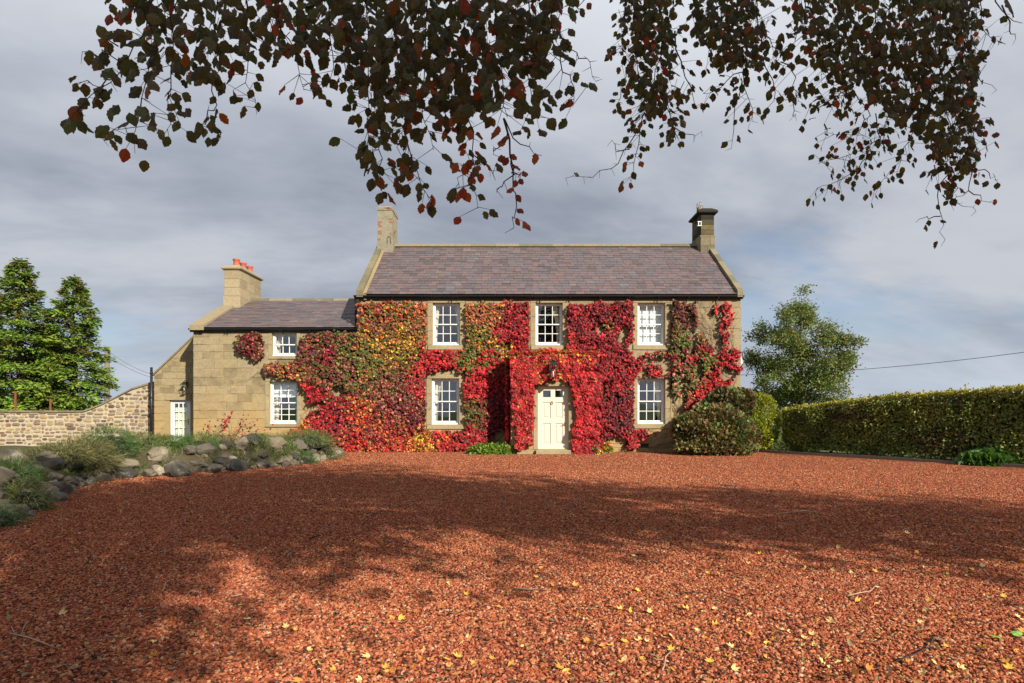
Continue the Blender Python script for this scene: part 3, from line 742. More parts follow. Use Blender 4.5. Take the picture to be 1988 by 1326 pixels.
bk = MB(); bk.box(bx-0.085, bx+0.06, CY0-0.06, CY0-0.045, bz+0.06, bz+0.085).box(bx-0.085, bx+0.06, CY0-0.06, CY0-0.045, bz-0.085, bz-0.06).box(bx-0.06, bx-0.035, CY0-0.06, CY0-0.045, bz-0.06, bz+0.06).box(bx+0.035, bx+0.055, CY0-0.06, CY0-0.012, bz-0.06, bz+0.06)
bk.build('aerial_bracket', M['white'], ch2, origin=(bx, CY0, bz))
# satellite dish on the right corner (its own thing)
sd = empty('satellite_dish', (HX1, 20.1, Z(700)), 'small grey satellite dish on the right hand corner of the farmhouse', 'satellite dish')
n = 16; dish = MB(); v = [(0.0, 0.0, 0.0)]; ax = Vector((0.80, -0.55, 0.25)).normalized(); u_ = ax.cross(Vector((0,0,1))).normalized(); w_ = u_.cross(ax)
c0 = Vector((HX1+0.05, 20.28, Z(698)))
rings = [(0.0, 0.0), (0.12, 0.008), (0.21, 0.028), (0.27, 0.05)]
vs = []; 
for rr_, hh_ in rings:
    for k in range(n): vs.append(c0+(u_*math.cos(2*PI*k/n)+w_*math.sin(2*PI*k/n))*rr_+ax*hh_)
fs = [(i*n+k, i*n+(k+1) % n, (i+1)*n+(k+1) % n, (i+1)*n+k) for i in range(3) for k in range(n)]
dish.add(vs, fs, True); o_ = dish.build('reflector', M['plastic'], sd); md = o_.modifiers.new('thick', 'SOLIDIFY'); md.thickness = 0.006
MB().tube([c0-w_*0.2, c0+ax*0.16-w_*0.10, c0+ax*0.26], 0.012, 6).build('arm', M['black'], sd)
MB().tube([c0+ax*0.23, c0+ax*0.31], 0.03, 8).build('receiver', M['black'], sd)
MB().tube([(HX1-0.02, 20.28, Z(704)), c0], 0.018, 6).build('bracket', M['steel'], sd)

# porch
dx_0, dx_1, dz0, dz1 = X(1046, 19.12), X(1101, 19.12), 0.15, Z(752, 19.12)
pm = wall_cells(PX0, PX1, 0.0, PZ, PY, PY+0.3, [(dx_0-0.03, dx_1+0.03, 0.15, dz1+0.03)])
pm.box(PX0, PX0+0.3, PY+0.3, 19.99, 0.0, PZ).box(PX1-0.3, PX1, PY+0.3, 19.99, 0.0, PZ).box(PX0-0.05, PX1+0.05, PY-0.05, 19.99, PZ+0.001, PZ+0.10)
porch = pm.build('porch', M['mortar'], house, origin=((PX0+PX1)/2, PY, 0))
dm = (dx_0-0.03-0.14, dx_1+0.03+0.14, 0.15, dz1+0.03+0.24)
ashlar(porch, PX0, PX1, 0.0, PZ, PY, [dm, (dx_0-0.2, dx_1+0.2, 0, 0.15)], 0.33, 0.3, 0.6, M['sandstone'], 0.008, 8)
for nm, a, b, c, d_ in (('lintel', dm[0], dm[1], dz1+0.033, dm[3]),('jamb', dm[0], dx_0-0.032, 0.15, 1.1),('jamb', dm[0], dx_0-0.032, 1.105, dz1+0.03),('jamb', dx_1+0.032, dm[1], 0.15, 1.1),('jamb', dx_1+0.032, dm[1], 1.105, dz1+0.03)):
    MB().block(a, b, PY-0.02, PY+0.03, c, d_, 0.006).build(nm, M['dressed'], porch, origin=((a+b)/2, PY, c))
# side facing of the porch, visible on the left
for j in range(9):
    a = j*0.33; yy = [PY+0.03, PY+0.4+0.15*(j % 2), 19.98]
    for p, q in zip(yy[:-1], yy[1:]):
        MB().box(PX0-0.014, PX0+0.01, p, q-0.008, a+0.004, min(a+0.326, PZ-0.01)).build('stone', M['sandstone'], porch, origin=(PX0, p, a))
MB().block(X(1040, 18.85), X(1108, 18.85), 18.75, PY-0.03, 0.0, 0.13, 0.015).build('doorstep', M['dressed'], house, origin=(1.2, 18.9, 0))
MB().block(X(1003, 18.95), X(1039, 18.85), 18.88, PY-0.03, 0.0, 0.075, 0.01).build('plinth_stone', M['dressed'], house, origin=(0.4, 18.9, 0))
MB().block(X(1109.5, 18.95), X(1160, 18.95), 18.90, PY-0.03, 0.0, 0.07, 0.01).build('plinth_stone', M['dressed'], house, origin=(2.2, 18.9, 0))
# front door
YD = 19.13; dw = dx_1-dx_0; dh = dz1-dz0
df = MB(); df.box(dx_0-0.03, dx_0+0.012, YD-0.02, YD+0.08, dz0, dz1+0.03).box(dx_1-0.012, dx_1+0.03, YD-0.02, YD+0.08, dz0, dz1+0.03).box(dx_0+0.012, dx_1-0.012, YD-0.02, YD+0.08, dz1-0.0, dz1+0.03)
df.box(dx_0+0.012, dx_1-0.012, YD-0.03, YD+0.08, dz0-0.0, dz0+0.03)
df.build('door_frame', M['cream'], house, origin=(dx_0, YD, dz0))
PR = [(0.14, 0.42, 0.08, 0.42), (0.58, 0.86, 0.08, 0.42), (0.14, 0.42, 0.50, 0.76), (0.58, 0.86, 0.50, 0.76)]
GL = [(0.15, 0.42, 0.84, 0.95), (0.58, 0.85, 0.84, 0.95)]
hl = [(dx_0+a*dw, dx_0+b*dw, dz0+c*dh, dz0+d_*dh) for a, b, c, d_ in PR+GL]
dmesh = wall_cells(dx_0+0.014, dx_1-0.014, dz0+0.032, dz1-0.003, YD, YD+0.045, hl)
door = dmesh.build('front_door', M['cream'], house, origin=(dx_0, YD, dz0)); tag(door, 'cream six panel front door with two small panes')
for h in hl[:4]:
    MB().block(h[0]+0.001, h[1]-0.001, YD+0.024, YD+0.044, h[2]+0.001, h[3]-0.001, 0.003).box(h[0]+0.05, h[1]-0.05, YD+0.010, YD+0.0239, h[2]+0.05, h[3]-0.05).build('panel', M['cream'], door, origin=(h[0], YD, h[2]))
for h in hl[4:]:
    MB().box(h[0], h[1], YD+0.02, YD+0.024, h[2], h[3]).build('pane', M['glass'], door, origin=(h[0], YD, h[2]))
kx, kz = dx_0+0.47*dw, dz0+0.745*dh
kn = MB(); kn.tube([(kx+0.032*math.cos(t), YD-0.02, kz+0.038*math.sin(t)) for t in [2*PI*i/16 for i in range(17)]], 0.0075, 6); kn.lathe([(0.0, 0)], 0, 0, 3) if False else None
kn.box(kx-0.02, kx+0.02, YD-0.025, YD, kz+0.03, kz+0.055); kn.build('knocker', M['brass'], door, origin=(kx, YD, kz))
hx, hz = dx_1-0.075, dz0+0.40*dh
MB().box(hx-0.018, hx+0.018, YD-0.008, YD, hz-0.06, hz+0.06).tube([(hx, YD-0.005, hz),(hx, YD-0.045, hz),(hx-0.03, YD-0.05, hz-0.005),(hx-0.10, YD-0.048, hz-0.018)], 0.010, 6).build('handle', M['brass'], door, origin=(hx, YD, hz))
MB().box(hx-0.006, hx+0.006, YD-0.006, YD, hz+0.26, hz+0.30).build('keyhole', M['black'], door)
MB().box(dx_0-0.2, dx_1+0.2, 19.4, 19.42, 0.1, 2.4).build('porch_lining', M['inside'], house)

# ------------------------------------------------------------------ low wing
WX0, WX1, WY = X(374), HX0-0.004, 20.05
wing = empty('farmhouse_wing', (-7.6, WY, 0), 'lower stone wing with slate roof and terracotta pots left of the tall farmhouse', 'house')
WZ = Z(640, WY)
h1 = window(wing, 528, 576, 646, 691, WY, 3, 1, 1, 'l', 0.075)
h2 = window(wing, 523, 577, 741, 823, WY, 3, 3, 3, 'half')
wm = wall_cells(WX0, WX1, -0.1, WZ, WY, WY+0.35, [h1, h2])
wm.box(WX0, WX0+0.4, WY+0.35, 26.0, -0.1, WZ).box(WX0, WX1, 26.0, 26.3, -0.1, WZ).box(WX0+0.4, WX1, WY+0.35, 26.0, WZ-0.2, WZ).box(WX0+0.4, WX1, WY+0.35, 26.0, 2.4, 2.5)
wwall = wm.build('wall', M['mortar'], wing, origin=(-7.6, WY, 0))
o1 = margins(wing, h1, WY, 0.12, WZ-h1[3]-0.01, 0.10); o2 = margins(wing, h2, WY, 0.13, 0.14, 0.10)
ashlar(wwall, WX0, WX1, 0.0, WZ, WY, [o1, o2], 0.25, 0.42, 0.85, M['sandstone'], 0.005, 21)
WEY, WEZ, WRY = 19.88, Z(636, 19.88), 23.05; WRZ = Z(583, WRY)
wsl = (WRZ-WEZ)/(WRY-WEY)
rm = MB(); rm.prism([(WEY+0.1, WEZ+0.1*wsl-0.02),(WRY, WRZ-0.02),(2*WRY-WEY, WEZ-0.02),(2*WRY-WEY, WEZ-0.12),(WRY, WRZ-0.16),(WEY+0.1, WEZ+0.1*wsl-0.10)], WX0+0.05, WX1-0.01)
wroof = rm.build('roof', M['slate_a'], wing, origin=(-7.6, WEY, WEZ))
MB().prism([(WY+0.02, WZ-0.01),(26.2, WZ-0.01),(26.2, WZ+0.02),(WRY, WRZ-0.05),(WY+0.02, WEZ+0.05)], WX0+0.002, WX0+0.38).build('gable', M['mortar'], wing, origin=(WX0, WY, WZ))
slates(wroof, WX0+0.38, WX1-0.01, WEY, WEZ, WRY, WRZ, 0.185, 0.22, 0.34, 31)
slates(wroof, WX0+0.38, WX1-0.01, 2*WRY-WEY, WEZ, WRY, WRZ, 0.6, 0.9, 1.6, 32, limit=0)
coping(wroof, WX0-0.03, WX0+0.42, WEY-0.03, WEZ-0.03, WRY-0.002, WRZ-0.02, 0.11, 4, M['chim_new'])
coping(wroof, WX0-0.03, WX0+0.42, 2*WRY-WEY, WEZ-0.03, WRY+0.002, WRZ-0.02, 0.11, 4, M['chim_new'])
x = WX0+0.45
while x < WX1-0.05:
    e = min(x+random.uniform(.7, 1.0), WX1)
    MB().prism([(WRY-0.15, WRZ-0.05),(WRY-0.02, WRZ+0.07),(WRY+0.02, WRZ+0.07),(WRY+0.15, WRZ-0.05)], x, e-0.006).build('ridge_stone', M['coping'], wroof, origin=((x+e)/2, WRY, WRZ)); x = e
gutter(wing, WX0-0.08, WX1+0.02, 19.93, WEZ-0.02, 0.9)
wy0, wy1 = 22.1, 23.95; wcx0, wcx1 = X(435.5, wy0), X(465, wy0); wzt = Z(514, wy0)
cm = MB(); cm.box(wcx0+0.02, wcx1-0.02, wy0+0.02, wy1-0.02, WEZ+0.2, wzt-0.2)
ch3 = cm.build('chimney', M['chim_new'], wing, origin=(wcx0, wy0, WRZ))
shaft_blocks(ch3, wcx0, wcx1, wy0, wy1, Z(575, wy0)+0.006, wzt-0.2, 0.30, M['chim_new'], 0.72, 15)
shaft_blocks(ch3, wcx0-0.03, wcx1+0.03, wy0-0.03, wy1+0.03, Z(598, wy0), Z(575, wy0), 0.33, M['chim_new'], 0.72, 16)
cap = MB(); prof = [(0.02, 0.0), (0.085, 0.05), (0.09, 0.10), (0.06, 0.12), (-0.03, 0.19)]
for (o0, h0), (o1_, h1_) in zip(prof[:-1], prof[1:]):
    cap.frust((wcx0-o0, wcx1+o0, wy0-o0, wy1+o0), (wcx0-o1_, wcx1+o1_, wy0-o1_, wy1+o1_), wzt-0.2+h0, wzt-0.2+h1_)
cap.build('cap', M['chim_new'], ch3, origin=(wcx0, wy0, wzt))
for yy in (22.42, 22.98, 23.55):
    cxm = (wcx0+wcx1)/2+0.02; z_ = wzt+0.0
    MB().lathe([(0.115, z_),(0.125, z_+0.03),(0.105, z_+0.05),(0.10, z_+0.20),(0.125, z_+0.23),(0.13, z_+0.27),(0.11, z_+0.285),(0.085, z_+0.285),(0.08, z_+0.1)], cxm, yy, 16).build('pot', M['terracotta'], ch3, origin=(cxm, yy, z_))

# ------------------------------------------------------------------ lean-to with glazed door
LY = 21.2; LX0, LX1 = X(299.5, LY), WX0-0.004
zl, zr = Z(728, LY), Z(657, LY)
lean = empty('lean_to', ((LX0+LX1)/2, LY, 0), 'narrow stone lean-to with sloping top and white glazed door', 'outbuilding')
ltop = lambda x: zl+(zr-zl)*(x-LX0)/(X(374, LY)-LX0)
fd0, fd1, fz1 = X(329, LY), X(369.5, LY), Z(777, LY)
lm_ = MB(); lm_.box(LX0, fd0, LY, LY+0.35, -0.1, min(zl, ltop(LX0))).box(fd1, LX1, LY, LY+0.35, -0.1, fz1)
lm_.prism([(LX0, zl), (fd0, zl), (fd0, ltop(fd0))], LY, LY+0.35, 'y')
lm_.prism([(fd0, fz1), (fd1, fz1), (fd1, ltop(fd1)), (fd0, ltop(fd0))], LY, LY+0.35, 'y')
lm_.prism([(fd1, fz1), (LX1, fz1), (LX1, ltop(LX1)), (fd1, ltop(fd1))], LY, LY+0.35, 'y')
lm_.prism([(LX0, -0.1), (LX0+0.3, -0.1), (LX0+0.3, ltop(LX0+0.3)), (LX0, zl)], LY+0.35, 25.5, 'y')
lwall = lm_.build('wall', M['mortar'], lean, origin=(LX0, LY, 0))
MB().prism([(LX0-0.05, zl-0.03), (LX1, ltop(LX1)-0.0), (LX1, ltop(LX1)+0.07), (LX0-0.05, zl+0.045)], LY-0.03, 25.6, 'y').build('roof', M['coping'], lean, origin=(LX0, LY, zl))
lhole = (fd0-0.01, fd1+0.01, -0.1, fz1+0.22)
for m, cx, cz in rubble(LX0, LX1-0.3, lambda x: ltop(x)-0.03, LY, (0.20, 0.28), (0.28, 0.6), 5, [lhole], soft=.10, g=.006, jit=.004):
    m.v = [(a, (LY-0.012 if b < LY-0.005 else b), c) for a, b, c in m.v]; m.build('stone', M['sandstone'], lwall, origin=(cx, LY, cz))
MB().block(fd0-0.14, fd1+0.02, LY-0.03, LY+0.03, fz1+0.004, fz1+0.21, 0.006).build('lintel', M['dressed'], lean, origin=(fd0, LY, fz1))
g = MB(); yg = LY+0.08; fw = 0.06
g.box(fd0, fd0+fw, yg, yg+0.08, 0, fz1).box(fd1-fw, fd1, yg, yg+0.08, 0, fz1).box(fd0+fw, fd1-fw, yg, yg+0.08, fz1-0.05, fz1)
a0, a1 = fd0+fw+0.01, fd1-fw-0.01
g.box(a0, a0+0.05, yg+0.01, yg+0.06, 0.02, fz1-0.055).box(a1-0.09, a1, yg+0.01, yg+0.06, 0.02, fz1-0.055).box(a0+0.05, a1-0.09, yg+0.01, yg+0.06, fz1-0.11, fz1-0.055).box(a0+0.05, a1-0.09, yg+0.01, yg+0.06, 0.02, 0.2)
gx0, gx1, gz0, gz1 = a0+0.05, a1-0.09, 0.2, fz1-0.11
for i in (1, 2): xx = gx0+(gx1-gx0)*i/3; g.box(xx-0.011, xx+0.011, yg+0.012, yg+0.05, gz0, gz1)
for j in range(1, 5):
    zz_ = gz0+(gz1-gz0)*j/5
    for i in range(3): g.box(gx0+(gx1-gx0)*i/3+0.011, gx0+(gx1-gx0)*(i+1)/3-0.011, yg+0.014, yg+0.048, zz_-0.011, zz_+0.011)
gd = g.build('glazed_door', M['white'], lean, origin=(fd0, yg, 0))
for i in range(3):
    for j in range(5):
        p0, p1 = gx0+(gx1-gx0)*i/3, gx0+(gx1-gx0)*(i+1)/3; q0, q1 = gz0+(gz1-gz0)*j/5, gz0+(gz1-gz0)*(j+1)/5
        MB().box(p0, p1, yg+0.028, yg+0.032, q0, q1).build('pane', M['glass'], gd, origin=(p0, yg, q0))
q = MB(); nn = 24
q.add([(gx0+(gx1-gx0)*i/nn, yg+0.085+0.012*math.sin(i*1.3), z_) for z_ in (0.05, fz1-0.25) for i in range(nn+1)], [(i, i+1, nn+2+i, nn+1+i) for i in range(nn)], True)
q.build('net_curtain', simple('green_net_curtain', (0.62, 0.68, 0.50), 0.9), gd)
MB().box(a1-0.06, a1-0.03, yg-0.004, yg+0.01, 0.85, 1.05).tube([(a1-0.045, yg, 0.97), (a1-0.045, yg-0.05, 0.97), (a1-0.13, yg-0.05, 0.965)], 0.008, 6).build('handle', M['brass'], gd, origin=(a1, yg, 0.9))
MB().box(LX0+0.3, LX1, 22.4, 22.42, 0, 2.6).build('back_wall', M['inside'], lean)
# black soil pipe standing against the lean-to corner
sp_ = empty('soil_pipe', (X(294, 21.1), 21.1, 0), 'tall black soil pipe between the rubble wall and the lean-to', 'pipe')
px_ = X(294, 21.1); zt_ = Z(713, 21.1)
MB().tube([(px_, 21.1, -0.05), (px_, 21.1, zt_)], 0.042, 12).build('pipe', M['black'], sp_)
for z_ in (0.55, 1.75): MB().tube([(px_, 21.1, z_), (px_, 21.1, z_+0.07)], 0.055, 12).build('collar', M['black'], sp_)
for z_ in (zt_-0.22,): MB().tube([(px_, 21.1, z_), (px_, 21.1, z_+0.05)], 0.05, 12).build('collar', M['black'], sp_)

# lanterns
def lantern(c, sc, label):
    e = empty('wall_lantern', c, label, 'lantern', None)
    c = Vector(c); s = sc
    b = MB(); 
    def q(a, b_, z): return (c.x-a*s, c.x+a*s, c.y-b_*s, c.y+b_*s)
    b.frust(q(.055, .055, 0), q(.095, .095, 0), c.z-0.17*s, c.z-0.165*s)
    for sx in (-1, 1):
        for sy in (-1, 1):
            b.tube([(c.x+sx*.055*s, c.y+sy*.055*s, c.z-.17*s), (c.x+sx*.1*s, c.y+sy*.1*s, c.z+.12*s)], 0.009*s, 4)
    b.tube([(c.x, c.y, c.z-.17*s), (c.x, c.y, c.z-.22*s)], [0.03*s, 0.012*s], 8)
    b.build('cage', M['black'], e)
    t_ = MB(); t_.frust(q(.125, .125, 0), q(.04, .04, 0), c.z+.12*s, c.z+.20*s).frust(q(.04, .04, 0), q(.05, .05, 0), c.z+.2001*s, c.z+.225*s).tube([(c.x, c.y, c.z+.22*s), (c.x, c.y, c.z+.27*s)], [0.02*s, 0.008*s], 8); t_.build('top', M['black'], e)
    gl_ = MB(); gl_.frust(q(.05, .05, 0), q(.093, .093, 0), c.z-.163*s, c.z+.118*s); gl_.build('glazing', M['glass'], e)
    MB().tube([(c.x, c.y, c.z-.15*s), (c.x, c.y, c.z-.02*s)], 0.014*s, 8).build('bulb', M['white'], e)
    MB().tube([(c.x, c.y, c.z+.25*s), (c.x, c.y+.06*s, c.z+.30*s), (c.x, c.y+.2*s, c.z+.24*s), (c.x, c.y+.22*s, c.z+.1*s)], 0.011*s, 6).box(c.x-.03*s, c.x+.03*s, c.y+.21*s, c.y+.235*s, c.z-.0*s, c.z+.26*s).build('bracket', M['black'], e)
lantern((X(1074, 18.6), 18.58, Z(719, 18.6)), 1.3, 'black four sided lantern among red leaves above the cream front door')
lantern((X(358, 21.0), 20.98, Z(752, 21.0)), 0.8, 'small black lantern on the lean-to wall above the glazed door')

# ------------------------------------------------------------------ rubble garden wall
RY_ = 21.5; RX0, RX1 = -25.0, X(289, 21.2)
_wp = [(-1000, 800), (120, 800), (168, 799), (190, 790), (222, 774), (266, 752), (291, 744), (400, 744)]
def rtop(x):
    px = x/RY_*F+994; return Z(np.interp(px, [p[0] for p in _wp], [p[1] for p in _wp]), RY_)
rw = empty('garden_wall', (-15, RY_, 0), 'rubble stone garden wall in pale mortar sweeping up to the lean-to', 'wall')
xs = np.linspace(RX0, RX1, 70); m = MB()
poly = [(RX0, -0.1), (RX1, -0.1)]+[(x, rtop(x)) for x in xs[::-1]]
for a, b in zip(xs[:-1], xs[1:]): m.prism([(a, -0.1), (b, -0.1), (b, rtop(b)), (a, rtop(a))], RY_, RY_+0.4, 'y')
rcore = m.build('wall', M['rubble_mortar'], rw, origin=(-15, RY_, 0))
st_ = rubble(RX0, RX1, rtop, RY_, (0.085, 0.165), (0.13, 0.42), 9, z0=0.15)
st_.sort(key=lambda q: -(q[1] > -18.2)*100-q[2])
rest = MB()
for i, (m, cx, cz) in enumerate(st_):
    if i < 300: m.build('stone', M['rubble'], rcore, origin=(cx, RY_, cz))
    else: rest.add(m.v, m.f)
if rest.v: rest.build('rubble_stones', M['rubble'], rcore, kind='stuff', origin=(-15, RY_, 0))
x = RX0
while x < RX1-0.05:
    e = min(x+random.uniform(.35, .7), RX1)
    MB().prism([(x, rtop(x)-0.005), (e-0.008, rtop(e-0.008)-0.005), (e-0.008, rtop(e)+random.uniform(.035, .06)), (x, rtop(x)+random.uniform(.035, .06))], RY_-0.05, RY_+0.45, 'y').build('coping_stone', M['coping'], rw, origin=(x, RY_, rtop(x)))
    x = e

# ------------------------------------------------------------------ Virginia creeper
PAL = {'R': (.41,.016,.020), 'C': (.24,.014,.022), 'D': (.10,.014,.018), 'O': (.44,.12,.022), 'Y': (.48,.31,.03), 'G': (.10,.13,.018), 'B': (.15,.085,.025), 'P': (.33,.105,.06)}
ANC = [(488,670,25,'PPDDCGP'),(545,712,30,'DPPOGD'),(620,680,45,'CCPDDBGG'),(638,690,20,'CCCR'),(600,725,22,'YGBCP'),(672,720,45,'PPBDDGGB'),(600,765,25,'RRC'),(650,815,42,'RRCDP'),(590,832,15,'OR'),
 (730,612,38,'PPCOBGD'),(760,665,45,'GGBOYBP'),(800,620,28,'OOPGC'),(715,705,45,'OBGGBP'),(745,760,45,'GGBPDPDC'),(700,795,28,'YORCB'),(772,785,38,'PPDDCG'),(812,742,22,'RRCP'),(740,835,45,'RRCODP'),
 (700,868,28,'ORRY'),(755,872,28,'OORRY'),(815,866,20,'YYOR'),(860,700,35,'RRRC'),(905,702,25,'GGBO'),(942,612,32,'OOPPGY'),(928,655,24,'GGBYO'),(1000,622,28,'RRCCD'),(1012,662,22,'CRRD'),(965,642,12,'RC'),(985,682,12,'OYC'),
 (930,742,28,'RRRRC'),(925,802,24,'CBGD'),(962,800,30,'DDCC'),(905,852,35,'CRRDP'),(868,858,24,'RROP'),(950,700,20,'RRGB'),(1060,695,40,'OORRR'),(1020,722,28,'RRRRO'),(1020,800,34,'RRRCO'),(1012,855,20,'ORRC'),
 (1130,722,30,'RRRRO'),(1140,800,34,'RRRR'),(1075,716,22,'CRRY'),(1130,695,12,'YOR'),(1160,612,45,'CCRDD'),(1165,662,32,'CCCRD'),(1178,632,12,'YGOC'),(1200,720,40,'CCRD'),(1200,800,40,'CCDDR'),(1180,868,12,'YGO'),
 (1262,712,25,'RRC'),(1290,697,24,'PPCCGB'),(1325,612,28,'CDDBP'),(1325,655,30,'DBGGC'),(1345,692,20,'RCG'),(1368,702,12,'YGG'),(1330,742,30,'BGPGD'),(1358,775,24,'RRRC'),(1395,742,24,'RRRR'),(1405,640,40,'RRRCC'),(1420,702,24,'RRCR'),(1240,840,24,'RRC')]
POLY = [
 ([(697,590),(700,588),(760,585),(828,589),(832,640),(832,700),(840,705),(828,735),(828,876),(700,881),(655,877),(640,862),(612,850),(585,843),(567,848),(563,838),(590,820),(604,790),(596,765),(588,735),(578,715),(575,665),(600,645),(650,645),(697,646)], 1.0),
 ([(462,652),(490,645),(514,648),(513,690),(500,698),(465,682)], 1.0),
 ([(508,705),(535,703),(560,706),(585,700),(590,735),(540,732),(510,720)], .7),
 ([(832,682),(905,676),(1000,680),(1040,688),(1040,702),(990,702),(905,722),(870,712),(832,722)], .95),
 ([(903,590),(1027,586),(1030,660),(1028,690),(990,704),(940,700),(903,702)], .95),
 ([(903,698),(990,700),(992,822),(965,842),(935,868),(900,876),(828,879),(828,836),(905,834),(902,760)], 1.0),
 ([(1102,590),(1160,588),(1228,585),(1229,650),(1215,680),(1238,700),(1240,720),(1232,760),(1226,792),(1236,815),(1230,835),(1236,868),(1222,868),(1214,845),(1180,850),(1190,878),(1160,882),(1158,690),(1100,690)], .95),
 ([(1036,678),(1100,676),(1110,692),(1036,692)], .6),
 ([(1228,700),(1262,682),(1304,680),(1302,728),(1268,732),(1244,745),(1232,742)], .62),
 ([(1302,586),(1352,586),(1350,640),(1372,665),(1394,702),(1400,745),(1384,768),(1360,812),(1340,822),(1335,800),(1320,770),(1302,760),(1302,640)], .85),
 ([(1380,588),(1416,586),(1414,615),(1408,640),(1424,672),(1438,695),(1439,728),(1420,716),(1392,712),(1400,690),(1396,650),(1392,620),(1384,608)], .6),
 ([(1340,812),(1365,775),(1385,760),(1412,732),(1421,735),(1420,750),(1395,760),(1368,800),(1350,830)], .95),
 ([(1212,820),(1240,812),(1255,840),(1246,850),(1224,838),(1226,872),(1214,872)], .7),
 ([(1230,790),(1242,770),(1240,790),(1232,800)], .5), ([(1262,835),(1282,828),(1280,838),(1266,846)], .5),
 ([(1355,590),(1360,640),(1395,660),(1360,665)], .05)]
GAPS = [((612,790),(20,14),.85),((655,755),(18,10),.7),((640,868),(20,8),.6),((700,720),(7,16),.35),((975,672),(16,14),.75),((985,712),(9,10),.6),((1170,640),(22,14),.45),((1210,655),(16,22),.6),((1166,760),(10,22),.7),((1140,825),(10,8),.6),((1196,700),(8,14),.4),
 ((1325,750),(9,24),.75),((1316,690),(7,22),.4),((1385,690),(8,30),.5),((640,735),(10,8),.6),((975,850),(22,18),1.0),((1345,655),(12,30),.55),((1300,705),(14,12),.4),((1360,735),(8,16),.5),((1248,735),(12,14),.5),((1195,770),(8,8),.5),((1255,700),(10,8),.4),((620,750),(10,8),.5),((1250,760),(8,30),.5)]
def inpoly(P, poly):
    x, y = P[:, 0], P[:, 1]; c = np.zeros(len(P), bool); n = len(poly); j = n-1
    for i in range(n):
        xi, yi = poly[i]; xj, yj = poly[j]
        k = ((yi > y) != (yj > y)) & (x < (xj-xi)*(y-yi)/(yj-yi+1e-12)+xi); c ^= k; j = i
    return c
def vnoise(P, s, seed, dim=2):
    """smooth value noise on a lattice, -1..1"""
    r = np.random.RandomState(seed); tab = r.uniform(-1, 1, (64, 64))
    q = P/s; i = np.floor(q).astype(int); f = q-i; f = f*f*(3-2*f); i0 = i % 64; i1 = (i+1) % 64
    a = tab[i0[:, 0], i0[:, 1]]; b = tab[i1[:, 0], i0[:, 1]]; c = tab[i0[:, 0], i1[:, 1]]; d_ = tab[i1[:, 0], i1[:, 1]]
    return (a*(1-f[:, 0])+b*f[:, 0])*(1-f[:, 1])+(c*(1-f[:, 0])+d_*f[:, 0])*f[:, 1]
HOLE = [(828,905,586,678),(1027,1102,586,672),(1229,1301,586,680),(827,902,724,834),(1228,1302,731,832),(514,582,640,697),(517,583,737,830)]
AX = np.array([a[0] for a in ANC], float); AY = np.array([a[1] for a in ANC], float); AR = np.array([a[2] for a in ANC], float)
def creeper_colors(Q):
    n = len(Q); d_ = np.sqrt((Q[:, :1]-AX)**2+(Q[:, 1:]-AY)**2)/AR+np.random.gumbel(0, 0.27, (n, len(ANC))); k = np.argmin(d_, 1)
    u = (vnoise(Q, 9, 5)+1)/2*0.55+np.random.rand(n)*0.45
    C = np.empty((n, 3))
    for i in range(n):
        s = ANC[k[i]][3]; C[i] = PAL[s[min(int(u[i]*len(s)), len(s)-1)]] if np.random.rand() < .75 else PAL[random.choice(s)]
    return C*np.exp(np.random.normal(-.12, .48, (n, 1)))*np.random.uniform(.85, 1.15, (n, 3))
def creeper_sample(nc, porchside=False):
    Q = np.stack([np.random.uniform(455, 1445, nc), np.random.uniform(582, 884, nc)], 1)
    W_ = Q+np.stack([vnoise(Q, 11, 1)*5+vnoise(Q, 4, 2)*3, vnoise(Q, 11, 3)*5+vnoise(Q, 4, 4)*3], 1)
    dens = np.zeros(nc)
    for poly, w_ in POLY: dens = np.maximum(dens, inpoly(W_, poly)*w_)
    for (gx, gy), (rx, ry), s in GAPS: dens *= 1-s*np.exp(-(((W_[:, 0]-gx)/rx)**2+((W_[:, 1]-gy)/ry)**2)**1.5)
    # thin the sparser patches in strands rather than evenly
    thin = (vnoise(Q*np.array([1, .45]), 9, 8)+1)/2; keep = (dens > 0.97) | (np.random.rand(nc) < dens) & (thin > (1-dens)*0.8)
    keep &= dens > 0.02
    for a, b, c, e in HOLE: keep &= ~((Q[:, 0] > a) & (Q[:, 0] < b) & (Q[:, 1] > c) & (Q[:, 1] < e))
    return Q[keep]
def hang(n, spread=0.5):
    N = np.stack([np.random.normal(0.05, spread*1.3, n), -np.ones(n), np.random.normal(.40, spread*1.1, n)], 1)
    D = np.stack([np.random.normal(0, .55, n), np.random.normal(-.30, .2, n), -np.ones(n)*0.95], 1)
    return frames(D, N)
cr = empty('virginia_creeper', (1.0, 19.9, 0), 'crimson, orange and green creeper covering the farmhouse front, wing and porch', 'creeper')
parts = []
for nc, out0, sz, shade_mul in ((34000, .02, (.075, .11), .16), (66000, .06, (.054, .102), 1.0)):  # under layer leaves coloured darker to stand in for shade between leaves
    Q = creeper_sample(nc); n = len(Q)
    bulge = (vnoise(Q, 16, 11)+1)*0.5*0.10+(vnoise(Q, 5, 12)+1)*0.5*0.11
    y = 20.0-out0-(bulge if out0 > .05 else bulge*0.35)-np.random.uniform(0, .05, n)
    onp = (Q[:, 0] > 988) & (Q[:, 0] < 1164) & (Q[:, 1] > 690)
    keep = ~onp; P = np.stack([(Q[:, 0]-994)/F*20.0, y, CH+(YH-Q[:, 1])/F*20.0], 1)
    Cc = creeper_colors(Q)*shade_mul; S = np.random.uniform(sz[0], sz[1], n)
    parts.append(scatter(*CREEP, P[keep], hang(keep.sum()), S[keep], Cc[keep]))
